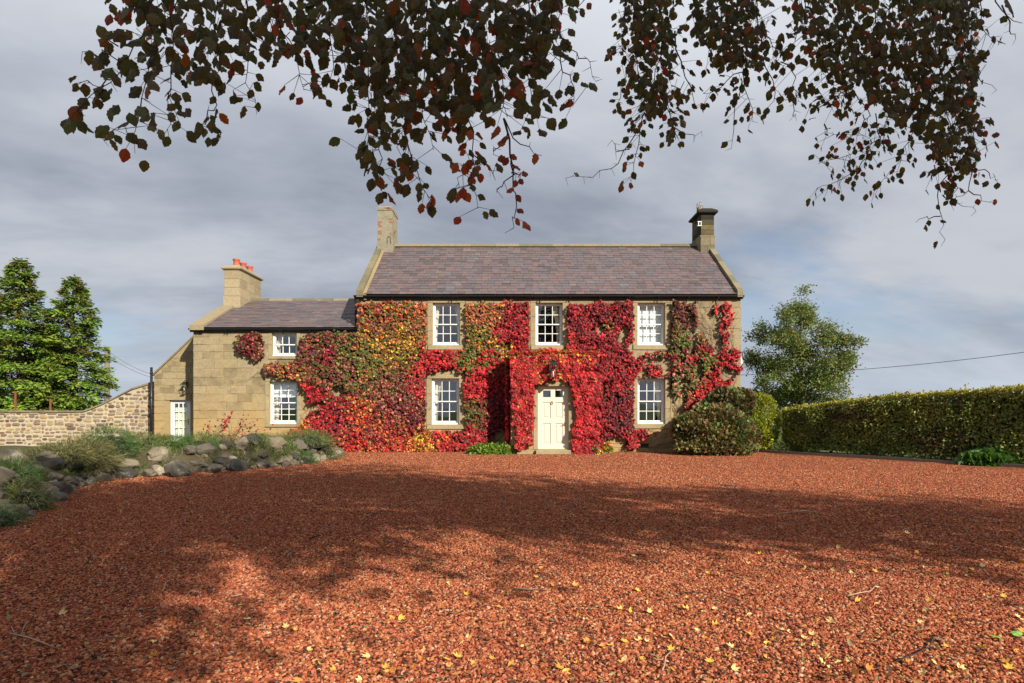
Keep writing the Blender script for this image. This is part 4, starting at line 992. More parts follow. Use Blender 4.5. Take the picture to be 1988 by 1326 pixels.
# porch front, sides and top edge
PP = [([(990,691),(1162,689),(1164,720),(1163,878),(1150,884),(1128,884),(1114,872),(1112,838),(1118,800),(1112,770),(1106,740),(1090,735),(1050,740),(1040,742),(1037,760),(1036,800),(1034,862),(1028,868),(1022,860),(1012,874),(1000,868),(996,820)], 1.0)]
for nc, out0, shade_mul in ((9500, .02, .16), (15000, .06, 1.0)):  # same darkened under layer, shade put into the leaf colour
    Q = np.stack([np.random.uniform(985, 1168, nc), np.random.uniform(686, 886, nc)], 1); W_ = Q+np.stack([vnoise(Q, 9, 21)*5, vnoise(Q, 9, 22)*5], 1)
    k = inpoly(W_, PP[0][0]); g = np.exp(-(((Q[:, 0]-1136)/7)**2+((Q[:, 1]-824)/7)**2))+np.exp(-(((Q[:, 0]-1140)/5)**2+((Q[:, 1]-712)/9)**2))*.7+np.exp(-(((Q[:, 0]-1133)/4)**2+((Q[:, 1]-778)/12)**2))*.7
    k &= (np.random.rand(nc) > g) & ~((Q[:, 0] > 1037) & (Q[:, 0] < 1110) & (Q[:, 1] > 745)); Q = Q[k]; n = len(Q)
    bul = (vnoise(Q, 12, 31)+1)*.5*.16; y = PY-out0-(bul if out0 > .05 else bul*.3)-np.random.uniform(0, .05, n)
    P = np.stack([(Q[:, 0]-994)/F*PY, y, CH+(YH-Q[:, 1])/F*PY], 1)
    parts.append(scatter(*CREEP, P, hang(n), np.random.uniform(.06, .105, n), creeper_colors(Q)*shade_mul))
n = 2600   # porch roof
P = np.stack([np.random.uniform(PX0-.05, PX1+.05, n), np.random.uniform(PY-.12, 19.98, n), PZ+0.10+np.random.uniform(0, .10, n)], 1)
N = np.stack([np.random.normal(0, .5, n), np.random.normal(-.5, .5, n), np.ones(n)], 1); D = np.stack([np.random.normal(0, .5, n), -np.ones(n), np.random.normal(-.2, .3, n)], 1)
parts.append(scatter(*CREEP, P, frames(D, N), np.random.uniform(.06, .10, n), np.array([PAL[random.choice('ROROYR')] for _ in range(n)])))
for sx, n in ((-1, 2600), (1, 2600)):
    z_ = np.random.uniform(.1, PZ, n); yy = np.random.uniform(PY-.05, 19.98, n); kk_ = (z_ > (yy-PY)*0.7) ; z_ = z_[kk_]; yy = yy[kk_]; n = len(z_)
    xx = (PX0-.05-np.random.uniform(0, .12, n)) if sx < 0 else (PX1+.05+np.random.uniform(0, .12, n))
    N = np.stack([np.full(n, sx*1.0), np.random.normal(-.3, .4, n), np.random.normal(.3, .4, n)], 1); D = np.stack([np.random.normal(sx*.2, .3, n), np.random.normal(0, .5, n), -np.ones(n)], 1)
    parts.append(scatter(*CREEP, np.stack([xx, yy, z_], 1), frames(D, N), np.random.uniform(.06, .10, n), np.array([PAL[random.choice('RRCCD')] for _ in range(n)])))
V, T, C = merge(parts); link('foliage', arr_mesh('creeper_foliage', V, T, C, M['creeper']), cr, loc=(0, 0, 0), kind='stuff')
sm_ = MB()
def wander(px, py, dx, dy, n, rad, y0=19.975, turn=.35, step=11):
    a = math.atan2(dy, dx); pts = []
    for i in range(n):
        yy = y0-0.02*abs(math.sin(i)); pts.append(at(px, py, yy)); a += random.gauss(0, turn); px += math.cos(a)*step; py += math.sin(a)*step
        if any(h_[0]+5 < px < h_[1]-5 and h_[2]+6 < py < h_[3]-4 for h_ in HOLE) or not (582 < py < 880) or px > 1436: break
    if len(pts) > 2: sm_.tube(pts, [rad*(1-.6*i/len(pts)) for i in range(len(pts))], 4)
for i in range(70): wander(random.uniform(1345, 1425), random.uniform(640, 830), random.gauss(0, .6), -1, random.randint(6, 18), random.uniform(.003, .007))
for i in range(50): wander(random.uniform(1150, 1340), random.uniform(680, 874), random.gauss(.3, .8), -.8, random.randint(6, 14), random.uniform(.003, .009))
for i in range(30): wander(random.uniform(1225, 1320), random.uniform(835, 876), random.gauss(1, .4), -.3, 8, random.uniform(.003, .006))
for i in range(34): wander(random.uniform(600, 700), random.uniform(740, 870), random.gauss(0, .8), -1, 10, random.uniform(.004, .010))
for i in range(20): wander(random.uniform(930, 1030), random.uniform(660, 700), random.gauss(0, .8), 1, 9, random.uniform(.004, .008))
for i in range(5): wander(935+i*3, 842+i*8, 1, random.gauss(0, .1), 6, .012)
for p in ((508,720,-1,0),(545,734,-1,-.5),(560,735,-1,-.4)): wander(*p, 7, .007)
for i in range(14): wander(random.uniform(1302, 1315), random.uniform(770, 820), random.gauss(.2, .3), 1, 9, .006)
sm_.build('stem', M['stem'], cr, kind='stuff', origin=(1, 19.9, 0))

# young shrub climbing at the foot of the wing wall
ys = empty('climbing_shrub', (X(440), 19.8, 0.3), 'nearly bare young climber with a few red leaves at the foot of the wing wall', 'climbing plant')
s2 = MB(); tips = []
for i in range(16):
    px, py = random.uniform(405, 480), 868; a = -PI/2+random.gauss(0, .5); pts = []
    for k in range(random.randint(5, 10)):
        pts.append(at(px, py, 19.95-0.02*k)); a += random.gauss(.05, .3); px += math.cos(a)*8; py += math.sin(a)*8
        if k > 3: tips.append((px, py))
    s2.tube(pts, [.009*(1-.7*k/len(pts)) for k in range(len(pts))], 4)
for i in range(9):
    px, py = random.uniform(455, 500), random.uniform(850, 866); a = random.choice([-.5, -.3, -PI+.6]); pts = []
    for k in range(9): pts.append(at(px, py, 19.9)); a += random.gauss(0.06, .25); px += math.cos(a)*9; py += math.sin(a)*7
    s2.tube(pts, [.008*(1-.7*k/len(pts)) for k in range(len(pts))], 4); tips.append((px, py))
s2.build('stem', M['stem'], ys, origin=(X(440), 19.9, 0.3))
pts = [(random.gauss(439, 4), random.gauss(818, 8)) for _ in range(26)]+[(random.gauss(452, 2), random.gauss(800, 3)) for _ in range(4)]+[(random.gauss(473, 3), random.gauss(812, 5)) for _ in range(7)]+[(random.uniform(425, 480), random.gauss(851, 4)) for _ in range(40)]+[t_ for t_ in tips if random.random() < .35]
for (px, py) in pts:
    pass
Q = np.array(pts); n = len(Q); P = np.stack([(Q[:, 0]-994)/F*19.85, np.full(n, 19.85)-np.random.rand(n)*.1, CH+(YH-Q[:, 1])/F*19.85], 1)
V, T, C = scatter(*CREEP, P, hang(n), np.random.uniform(.05, .085, n), np.array([PAL[random.choice('RRRCP')] for _ in range(n)]))
link('foliage', arr_mesh('climber_foliage', V, T, C, M['creeper']), ys, loc=(0, 0, 0), kind='stuff')

# ------------------------------------------------------------------ rockery
rk = empty('rockery', (-7.5, 12, 0), 'low bank of lichened rocks curving along the left of the gravel drive', 'rockery')
xs = np.arange(-17.5, -4.3, 0.3); ys_ = np.arange(-2, 20.95, 0.3); nx = len(xs)
Vg = [(x, y, bank_h(x, y)) for y in ys_ for x in xs]
Fg = [(j*nx+i, j*nx+i+1, (j+1)*nx+i+1, (j+1)*nx+i) for j in range(len(ys_)-1) for i in range(nx-1) if max(Vg[j*nx+i][2], Vg[(j+1)*nx+i+1][2]) > -0.05]
m = MB(); m.add(Vg, Fg, True); bank = m.build('bank', M['soil'], rk, origin=(-7.5, 12, 0))
def rock_mesh(seed, sub=2, flat=.8):
    import bmesh
    bm = bmesh.new(); bmesh.ops.create_icosphere(bm, subdivisions=sub, radius=1.0)
    r = random.Random(seed); o = Vector((r.uniform(0, 50), r.uniform(0, 50), r.uniform(0, 50)))
    for v in bm.verts:
        n_ = v.co.normalized(); k = 1+0.42*noise.noise(n_*1.1+o)+0.16*noise.noise(n_*3+o)+.10*noise.noise(n_*7+o)
        # facet it by clipping with a few random planes
        v.co = n_*k
    for _ in range(7):
        pn = Vector((r.gauss(0, 1), r.gauss(0, 1), r.gauss(0, .8))).normalized(); dd = r.uniform(.62, .9)
        for v in bm.verts:
            e = v.co.dot(pn)-dd
            if e > 0: v.co -= pn*e*.9
    for v in bm.verts: v.co.z *= flat
    me = bpy.data.meshes.new('rock'); bm.to_mesh(me); bm.free()
    me.polygons.foreach_set('use_smooth', [False]*len(me.polygons)); me.materials.append(M['rock']); return me
RM = [rock_mesh(s, 3) for s in range(9)]
cum = [0]
for a, b in zip(FR[:-1], FR[1:]): cum.append(cum[-1]+np.linalg.norm(b-a))
def on_front(s, inside):
    k = min(int(np.searchsorted(cum, s, 'right'))-1, len(FR)-2); k = max(k, 0); a, b = FR[k], FR[k+1]; e = (b-a)/np.linalg.norm(b-a)
    p = a+e*(s-cum[k]); nrm = np.array([-e[1], e[0]]); return p+nrm*inside
s = 4.0
def rock(x, y, r_, zz=None, fl=1.0):
    z_ = bank_h(x, y)+r_*.15 if zz is None else zz
    link('rock', random.choice(RM), rk, loc=(x, y, z_), rot=(random.gauss(0, .25), random.gauss(0, .25), random.uniform(0, 6.28)), scale=(r_*random.uniform(.9, 1.35), r_*random.uniform(.8, 1.1), r_*random.uniform(.65, .95)*fl))
rr = random.Random(4)
while s < cum[-1]-.1:
    r_ = rr.choice([.07, .09, .12, .15, .21]); p = on_front(s, rr.uniform(.05, .16)); rock(p[0], p[1], r_, r_*.35); s += r_*1.7+rr.uniform(0, .12)
s = 4.2
while s < cum[-1]-.1:
    r_ = rr.choice([.10, .14, .18, .24]); p = on_front(s, rr.uniform(.35, .6)); rock(p[0], p[1], r_); s += r_*2.6+rr.uniform(0, .6)
for row, (i0, i1) in enumerate(((.14, .26), (.28, .42), (.5, .75))):
    s = 4.1+.1*row
    while s < cum[-1]-.15:
        r_ = rr.choice([.07, .09, .11, .14, .18]); p = on_front(s, rr.uniform(i0, i1)); rock(p[0], p[1], r_); s += r_*2.0+rr.uniform(0, (.15, .35, .7)[row])
for i in range(40):
    p = on_front(rr.uniform(4, cum[-1]-.4), rr.uniform(.7, 2.4)); rock(p[0], p[1], rr.uniform(.06, .14))
for (px, py, yy, r_) in ((345, 905, 12.75, .30), (292, 910, 12.6, .19), (415, 905, 13.45, .22), (462, 897, 13.9, .26), (530, 900, 14.6, .15), (75, 942, 8.9, .19), (18, 968, 7.7, .13), (108, 968, 9.2, .15), (135, 925, 10.2, .11), (15, 898, 8.8, .17), (60, 892, 9.6, .13), (105, 905, 10.6, .11), (60, 1003, 8.0, .07), (490, 862, 15.2, .28), (470, 868, 15, .2), (30, 900, 9.6, .28), (85, 893, 11, .22), (440, 874, 14.6, .2), (245, 868, 14, .2)):
    c = at(px, py, yy); rock(c.x, c.y, r_, max(bank_h(c.x, c.y)+r_*.25, r_*.3))

# plants on the rockery: every cushion is its own thing
BLADE = (np.array([(-.03,0,0),(.03,0,0),(0.035,.5,.03),(-.035,.5,.03),(0,1,-.06)], float), np.array([(0,1,2),(0,2,3),(3,2,4)]))
nb = 90000; Pb = np.stack([np.random.uniform(-14, -4.6, nb), np.random.uniform(4.5, 20.3, nb), np.zeros(nb)], 1); fdist = front_dist(Pb[:, :2])
kb = (fdist > .10) & (fdist < 5.5) & (vnoise(Pb[:, :2], .7, 71)+vnoise(Pb[:, :2], .3, 72)*.6 > -.35) & (np.abs(Pb[:, 0]) < .9*Pb[:, 1]+1.5); Pb = Pb[kb]
Pc = np.array([list(on_front(random.uniform(3.5, cum[-1]-.05), random.uniform(.12, 1.5)))+[0] for _ in range(34000)]); Pc = Pc[vnoise(Pc[:, :2], .5, 75)+vnoise(Pc[:, :2], .22, 76)*.7 > .0]; Pb = np.concatenate([Pb, Pc])
Pb[:, 2] = [bank_h(a, b)-.01 for a, b in Pb[:, :2]]; nb = len(Pb); Db = rnd_dirs(nb)*.75+np.array([0, 0, .75])
pb = np.array([(.09,.15,.03),(.14,.17,.045),(.20,.18,.08),(.07,.12,.03)]); ib = np.clip(((vnoise(Pb[:, :2], 1.1, 73)+1)*1.6+np.random.normal(0, .7, nb)).astype(int), 0, 3)
Vb, Tb, Cb = scatter(*BLADE, Pb, frames(Db, rnd_dirs(nb)), np.random.uniform(.08, .20, nb), pb[ib]*np.exp(np.random.normal(0, .25, (nb, 1)))); Vb = Vb-np.array([-7.5, 12, 0])
gb = arr_mesh('ground_cover', Vb, Tb, Cb, M['leaf']); go_ = bpy.data.objects.new('ground_cover', gb); COL.objects.link(go_); go_.parent = rk; go_['kind'] = 'stuff'

BLADE = (np.array([(-.03,0,0),(.03,0,0),(0.035,.5,.03),(-.035,.5,.03),(0,1,-.06)], float), np.array([(0,1,2),(0,2,3),(3,2,4)]))
def cushion(c, rx, ry, rz, n, size, cols, name, label, tpl=BLADE, droop=.35, group=None, cat='plant'):
    P0 = rnd_dirs(n); P0[:, 2] = np.abs(P0[:, 2])
    rad = np.random.uniform(.75, 1.03, (n, 1))*(1+.16*vnoise(P0[:, :2]*3+5, .5, int(abs(c[0]*7)) % 90)[:, None])
    P = P0*rad*np.array([rx, ry, rz])+np.array(c)
    D = norm(P0*np.array([1, 1, .8])+rnd_dirs(n)*.7+np.array([0, 0, -droop])); R = frames(D, P0+rnd_dirs(n)*.3)
    C = np.array(cols)[np.random.randint(0, len(cols), n)]*np.exp(np.random.normal(0, .25, (n, 1)))
    V, T, C = scatter(*tpl, P-np.array(c), R, np.random.uniform(.7, 1.3, n)*size, C)
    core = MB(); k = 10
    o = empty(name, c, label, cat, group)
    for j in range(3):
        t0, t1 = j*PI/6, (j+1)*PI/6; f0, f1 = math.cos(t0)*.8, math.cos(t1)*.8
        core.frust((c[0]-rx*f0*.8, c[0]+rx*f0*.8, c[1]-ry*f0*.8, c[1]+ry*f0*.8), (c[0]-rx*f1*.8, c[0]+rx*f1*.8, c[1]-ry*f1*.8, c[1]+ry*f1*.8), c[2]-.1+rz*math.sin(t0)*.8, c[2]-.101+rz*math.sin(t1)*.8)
    core.build('crown', M['dark'], o)  # near-black core, shade inside the plant put into its colour
    fo = bpy.data.objects.new('foliage', arr_mesh('foliage', V, T, C, M['leaf'])); COL.objects.link(fo); fo.parent = o; fo['kind'] = 'stuff'
    return o
OL = [(.16,.17,.04),(.21,.19,.07),(.12,.14,.04),(.26,.22,.10)]; GR = [(.08,.16,.03),(.11,.20,.04),(.06,.12,.03)]; DG = [(.045,.11,.02),(.07,.14,.03)]; TN = [(.20,.16,.08),(.14,.13,.05),(.10,.10,.03)]
for (px, py, yy, rx, rz, nb, sz, cl, nm, lb) in (
 (30, 905, 9.2, .30, .22, 1400, .08, GR, 'grass_tuft', 'shaggy green cushion at the left edge of the rockery'),
 (5, 1012, 7.3, .22, .16, 900, .07, GR, 'grass_tuft', 'small green tuft at the near left foot of the rockery'),
 (48, 975, 8.4, .30, .30, 1700, .09, GR+OL, 'grass_tuft', 'ragged green tuft spilling down beside the leftmost grey boulder'),
 (170, 912, 11.9, .50, .40, 3400, .12, TN+OL, 'heather', 'drooping olive and straw coloured cushion in front of the dark green shrub'),
 (120, 893, 11.4, .50, .22, 2000, .12, OL, 'heather', 'flat brownish cushion at the left end of the rockery'),
 (212, 886, 12.9, .52, .38, 3200, .09, DG+GR, 'rockery_shrub', 'dense dark green rounded shrub halfway along the rockery'),
 (100, 872, 13.2, .45, .16, 1500, .10, GR, 'grass_tuft', 'low green mat in front of the rubble wall'),
 (280, 878, 13.9, .60, .22, 2400, .11, OL+GR, 'heather', 'mixed olive mat right of the dark rounded shrub'),
 (330, 872, 14.3, .60, .18, 2200, .10, GR, 'grass_tuft', 'green mat above the biggest boulder'),
 (385, 878, 14.4, .50, .24, 2200, .09, GR, 'grass_tuft', 'bright green cushion below the glazed door'),
 (425, 868, 15.3, .45, .18, 1600, .10, TN, 'heather', 'straw coloured cushion right of the bright green one'),
 (505, 880, 15.1, .24, .18, 900, .06, GR, 'rockery_shrub', 'small fresh green clump among pale rocks in the middle of the bank'),
 (515, 862, 16.3, .40, .16, 1300, .08, OL+GR, 'heather', 'grey green mat beneath the larger wing window'),
 (590, 857, 16.9, .75, .26, 3600, .09, GR+OL, 'grass_tuft', 'broad green thyme mound at the right end of the rockery'),
 (585, 880, 15.7, .38, .20, 1800, .07, DG, 'grass_tuft', 'dark green dome below the broad thyme mound'),
 (645, 884, 16.9, .26, .14, 900, .06, GR+OL, 'grass_tuft', 'little green tuft at the right tip of the rockery'),
 (545, 885, 15.2, .28, .14, 900, .07, OL+GR, 'heather', 'olive tuft between pale rocks at the foot of the bank'),
 (620, 866, 17.3, .45, .20, 1500, .09, TN+OL, 'heather', 'brown green cushion against the red creeper')):
    c = at(px, py, yy); c.z = max(bank_h(c.x, c.y)-.04, 0.0); cushion(c, rx*1.12, rx*.9, rz*1.5, nb, sz, cl, nm, lb)
lf = fan([(0,0,0),(.2,.2,-.02),(.28,.5,-.04),(.18,.8,-.04),(0,1,-.08),(-.18,.8,-.04),(-.28,.5,-.04),(-.2,.2,-.02)], .04)
cushion((X(955, 18.9), 19.1, .02), .70, .35, .24, 1700, .12, [(.16,.26,.03),(.22,.32,.05),(.10,.18,.02)], 'ground_plant', 'bright leafy green clump beside the left of the porch', lf, .1)
cushion((X(1180, 18.9), 19.7, .02), .28, .15, .13, 400, .09, [(.16,.22,.03),(.40,.26,.03)], 'ground_plant', 'tiny yellow green seedling patch right of the porch', lf, .1)
# ferny rosette under the hedge and a smaller weed further along
cushion((X(1917, 15.3), 15.3, 0.02), .52, .34, .20, 700, .20, [(.05,.13,.02),(.08,.17,.03)], 'fern', 'low green ferny rosette beside the edging under the hedge', SPRIG, .2)
cushion((X(1530, 19.6), 19.7, 0.02), .42, .25, .30, 700, .16, [(.08,.12,.03),(.13,.14,.05)], 'weed', 'ragged weeds below the far end of the hedge', BLADE, .1)
cushion((X(1975, 15.0), 15.0, 0.02), .30, .2, .16, 300, .14, [(.05,.12,.02)], 'weed', 'small green weeds beneath the hedge at the right edge of the view', BLADE, .1)

# ------------------------------------------------------------------ shrub in front of the house corner
def blob_shrub(name, label, blobs, n, size, cols, tpl, mat, upbias=.5, cat='shrub', stems=0, origin=(0, 0, 0), topcol=None, sd_=3):
    o = empty(name, origin, label, cat); B = np.array(blobs, float); vol = (B[:, 3]*B[:, 4]*B[:, 5])**.67; pr = vol/vol.sum(); k = np.random.choice(len(B), n, p=pr)
    U = rnd_dirs(n); rad = np.random.uniform(.72, 1.04, (n, 1)); P = B[k, :3]+U*rad*B[k, 3:6]
    inside = np.zeros(n)
    for b in B: inside = np.maximum(inside, 1.0*((((P-b[:3])/b[3:6])**2).sum(1) < .45))
    ok = (inside < .5) & (P[:, 2] > .02); P = P[ok]; U = U[ok]; n = len(P)
    lum = .75+.5*vnoise(np.stack([P[:, 0]+P[:, 1], P[:, 2]], 1), .35, sd_)*1.0
    D = norm(U+rnd_dirs(n)*.7+np.array([0, -.1, upbias])); R = frames(D, U+rnd_dirs(n)*.5)
    kc = ((vnoise(np.stack([P[:, 0]-P[:, 1], P[:, 2]], 1), .5, sd_+1)+1)/2*.6+np.random.rand(n)*.4)*len(cols); C = np.array(cols)[np.minimum(kc.astype(int), len(cols)-1)]
    C = C*np.exp(np.random.normal(0, .22, (n, 1)))*lum[:, None]
    V, T, C = scatter(*tpl, P-np.array(origin), R, np.random.uniform(.6, 1.3, n)*size, C)
    fo = bpy.data.objects.new('foliage', arr_mesh('foliage', V, T, C, mat)); COL.objects.link(fo); fo.parent = o; fo['kind'] = 'stuff'
    st = MB()
    for b in B[:max(4, stems)]: 
        r0 = Vector((origin[0]+random.uniform(-.2, .2), origin[1], 0.0)); e = Vector(b[:3]); st.tube([r0, r0.lerp(e, .5)+Vector((0, 0, .08)), e+Vector((0, 0, b[5]*.5))], [.035, .025, .008], 6)
    st.build('stem', M['bark_brown'], o, origin=origin); return o
def bl(px, py, y, rpx, rpy, ry=None):
    c = at(px, py, y); s_ = y/F; return (c.x, y, c.z, rpx*s_, ry or rpx*s_*.8, rpy*s_)
blob_shrub('juniper', 'wide brown green juniper with feathery tips at the right corner of the farmhouse',
  [bl(1391,846,18.8,66,36,.7), bl(1345,838,18.9,36,34), bl(1410,790,19.2,38,34), bl(1424,812,19.1,28,40), bl(1372,815,19.1,30,32), bl(1402,822,18.75,40,34), bl(1420,838,18.6,40,34), bl(1446,850,18.7,26,24), bl(1392,868,18.6,74,14,.5), bl(1440,780,19.2,22,22), bl(1332,862,18.8,18,18)],
  30000, .12, [(.17,.25,.07),(.20,.20,.07),(.25,.15,.065),(.22,.27,.09),(.15,.23,.07)], SPRIG, M['needle'], .25, origin=(X(1400, 19), 19.1, 0), stems=5)
cl_ = [(.20,.32,.03),(.30,.36,.035),(.38,.38,.04),(.15,.28,.03)]
blob_shrub('hedge_end_bush', 'rounded bright yellow green bush between the farmhouse corner and the hedge',
  [bl(1474,800,20.3,30,36,.5), bl(1490,818,20.5,20,46,.5), bl(1462,830,20.3,24,42,.5), bl(1474,852,20.2,30,26,.5)],
  9000, .085, cl_, RHOMB, M['hedge'], .1, origin=(X(1480, 21), 21.0, 0))

# ------------------------------------------------------------------ clipped beech hedge
HA, HB = Vector((8.62, 19.85, 0)), Vector((21.0, 3.55, 0)); hd = (HB-HA).normalized(); hn = Vector((hd.y, -hd.x, 0))
if hn.dot(Vector((-1, -.7, 0))) < 0: hn = -hn
HL = (HB-HA).length
def htop(u):   # height along the hedge, u in metres from the far end
    return 1.36+0.36*min(u/3.0, 1)+.055*max(u-3.0, 0)
hg = empty('hedge', (12, 15, 0), 'long clipped hedge with sunlight coloured into its golden top along the right of the drive', 'hedge')
# ragged near-black box standing in for the shade inside the hedge
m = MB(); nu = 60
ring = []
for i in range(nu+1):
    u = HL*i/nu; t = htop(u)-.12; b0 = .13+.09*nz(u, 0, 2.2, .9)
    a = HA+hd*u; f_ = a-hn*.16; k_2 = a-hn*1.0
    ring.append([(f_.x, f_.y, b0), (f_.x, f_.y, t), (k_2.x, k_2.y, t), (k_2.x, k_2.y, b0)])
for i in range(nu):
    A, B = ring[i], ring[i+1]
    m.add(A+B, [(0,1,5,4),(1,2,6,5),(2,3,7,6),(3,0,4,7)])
m.add(ring[0], [(0,1,2,3)]); m.build('shade_core', M['dark'], hg, origin=(12, 15, 0))
n = 78000; u = HL*np.random.rand(n)**1.0; face = np.random.rand(n); parts = []
HTv = np.vectorize(htop)
topv = HTv(u)
v = np.random.rand(n); bot = .05+.04*np.array(vnoise(np.stack([u, u*0], 1), 1.1, 41))+.20*np.maximum(vnoise(np.stack([u, u*0], 1), .45, 43), 0)
isf = face < .74
zc = np.where(isf, bot+(topv-bot)*v, topv+np.random.normal(0, .025, n)); off = np.where(isf, np.random.uniform(-.02, .13, n), np.random.uniform(0, 1.1, n))
bump = .09*vnoise(np.stack([u, zc], 1), .55, 44)+.05*vnoise(np.stack([u, zc], 1), .2, 45)
edge = np.clip((zc-(topv-.16))/.16, 0, 1)
off = np.where(isf, off-bump+edge*.09, off); zc = np.where(isf, zc-edge*0.02, zc+.05*vnoise(np.stack([u, off], 1), .4, 46))
A = np.array(HA); Dv = np.array(hd); Nv = np.array(hn)
P = A+u[:, None]*Dv-off[:, None]*Nv; P[:, 2] = zc
N0 = np.where(isf[:, None], Nv[None]+np.array([0, 0, .15]), np.array([0, 0, 1.0])[None])
N = N0+rnd_dirs(n)*.75; D = rnd_dirs(n)+np.where(isf[:, None], np.array([0, 0, -.5]), Nv[None]*.3)
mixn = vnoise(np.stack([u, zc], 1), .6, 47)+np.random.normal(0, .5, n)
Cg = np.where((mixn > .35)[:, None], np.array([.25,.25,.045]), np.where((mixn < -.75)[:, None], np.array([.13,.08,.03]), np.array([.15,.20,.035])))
lit_top = ((~isf) | (zc > topv-.05*(1+np.random.rand(n))))  # top leaves coloured gold to carry the sunlight falling there
Cg = np.where(lit_top[:, None], np.where((np.random.rand(n) < .55)[:, None], np.array([.38,.33,.05]), np.array([.22,.26,.04])), Cg)*np.exp(np.random.normal(0, .25, (n, 1)))
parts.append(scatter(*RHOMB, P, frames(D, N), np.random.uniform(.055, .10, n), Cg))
# straggling shoots on top
tw = MB(); ns = 90; sp2 = []
for i in range(ns):
    uu = random.random()*HL; c = HA+hd*uu-hn*random.uniform(.05, .9); h_ = random.uniform(.05, .13)*(2.1 if i < 8 else 1); zt2 = htop(uu); q = c+Vector((random.gauss(0, .03), random.gauss(0, .03), 0))
    tw.tube([(c.x, c.y, zt2-.1), (q.x, q.y, zt2+h_)], .004, 3)
    for k in range(5): sp2.append((q.x+random.gauss(0, .03), q.y+random.gauss(0, .03), zt2+h_*random.uniform(.4, 1.1)))
tw.build('shoot', M['twig'], hg, kind='stuff', origin=(12, 15, 0)); P2 = np.array(sp2); k2 = len(P2)
parts.append(scatter(*RHOMB, P2, frames(rnd_dirs(k2)+np.array([0, 0, .6]), rnd_dirs(k2)), np.random.uniform(.05, .085, k2), np.tile(np.array([.30,.30,.05]), (k2, 1))))
V, T, C = merge(parts); link('foliage', arr_mesh('hedge_foliage', V, T, C, M['hedge']), hg, loc=(0, 0, 0), kind='stuff')
uu = .4
while uu < HL:
    c = HA+hd*uu-hn*random.uniform(.3, .7); MB().tube([(c.x, c.y, -.03), (c.x+random.gauss(0, .04), c.y+random.gauss(0, .04), .3), (c.x+random.gauss(0, .1), c.y, .62)], [.05, .035, .03], 6).build('trunk', M['bark'], hg, origin=c); uu += random.uniform(.35, .65)

# ------------------------------------------------------------------ trees behind
CON = (np.array([(0,0,0),(.11,.30,-.02),(.20,.34,-.06),(.12,.55,-.03),(.20,.70,-.09),(.06,.82,-.04),(0,1,-.08),(-.06,.82,-.04),(-.20,.70,-.09),(-.12,.55,-.03),(-.20,.34,-.06),(-.11,.30,-.02)], float),
       np.array([(0,1,11),(1,3,9),(1,9,11),(1,2,3),(9,10,11),(3,4,5),(3,5,7),(3,7,9),(7,8,9),(5,6,7)]))
def conifer(x, y, h, rb, label, seed, n_br=300, lowext=None):
    r = random.Random(seed); rs = np.random.RandomState(seed); o = empty('conifer_tree', (x, y, 0), label, 'tree', 'conifers behind the garden wall')
    tr = MB(); tr.tube([(x, y, -.05), (x+.05, y, h*.35), (x-.04, y, h*.7), (x, y, h*.99)], [.20, .15, .08, .012], 8); tr.build('trunk', M['bark_brown'], o, origin=(x, y, 0))
    P = []; D = []; N = []; S = []; C = []; br = MB()
    for i in range(n_br):
        t = (i+r.random())/n_br; z0 = .25+t*(h-.3); a = r.uniform(0, 2*PI)
        L = rb*(1-t)**.72*(1-.0*t)*r.uniform(.62, 1.12)+.10
        if t < .25: L *= .86+.5*t
        up = r.uniform(.15, .42)*(.6+t); dirh = Vector((math.cos(a), math.sin(a), 0)); pts = []
        for k in range(6):
            s_ = k/5; p = Vector((x, y, z0))+dirh*L*s_+Vector((0, 0, L*(up*s_-.62*s_*s_*(1-t*.6)+.12*s_**3))); pts.append(p)
        if i % 2 == 0: br.tube(pts, [.022*(1-.8*k/5)*(1.3-t) for k in range(6)], 3, False)
        m_ = int(26+95*L/rb*1.2); side = dirh.cross(Vector((0, 0, 1)))
        tone = r.uniform(.6, 1.35); yel = r.random()
        for j in range(m_):
            s_ = .18+.82*r.random()**.7; k = min(int(s_*5), 4); p = pts[k].lerp(pts[k+1], s_*5-k); w_ = L*.24*(1.15-s_)+.05
            q = p+side*r.gauss(0, w_)+Vector((0, 0, r.gauss(-.05, .07)))
            P.append(q); d_ = dirh*(.7+.4*r.random())+side*r.gauss(0, .7)+Vector((0, 0, r.gauss(-.12, .32))); D.append(d_); N.append(Vector((r.gauss(0, .5), r.gauss(0, .5), 1))+dirh*.4)
            S.append(r.uniform(.11, .25)); tip = s_**2
            cbase = (.10+.09*tip, .165+.115*tip, .024+.01*tip) if yel > .2 else (.11+.05*tip, .10+.05*tip, .02)
            C.append([c_*tone*r.uniform(.75, 1.25) for c_ in cbase])
    br.build('branch', M['bark_brown'], o, kind='stuff', origin=(x, y, 0))
    P = np.array(P); V, T, C = scatter(*CON, P, frames(np.array(D), np.array(N)), np.array(S), np.array(C)); link('crown', arr_mesh('crown', V, T, C, M['needle']), o, loc=(0, 0, 0), kind='stuff')
conifer(X(38, 27), 27, Z(503, 27), 2.5, 'tallest dark green conifer behind the rubble wall, near the left edge', 1)
conifer(X(142, 28), 28, Z(538, 28), 2.25, 'slightly shorter conifer behind the rubble wall, nearest the utility pole', 2, 280)
conifer(X(-28, 28.5), 28.5, Z(540, 28.5), 2.0, 'conifer half cut off by the left edge of the view', 3, 220)
conifer(X(95, 29.5), 29.5, Z(640, 29.5), 1.9, 'low conifer filling the gap between the two tall ones', 4, 200)
conifer(X(-120, 28), 28, 6.9, 2.3, 'conifer standing outside the left edge of the view', 5, 120)

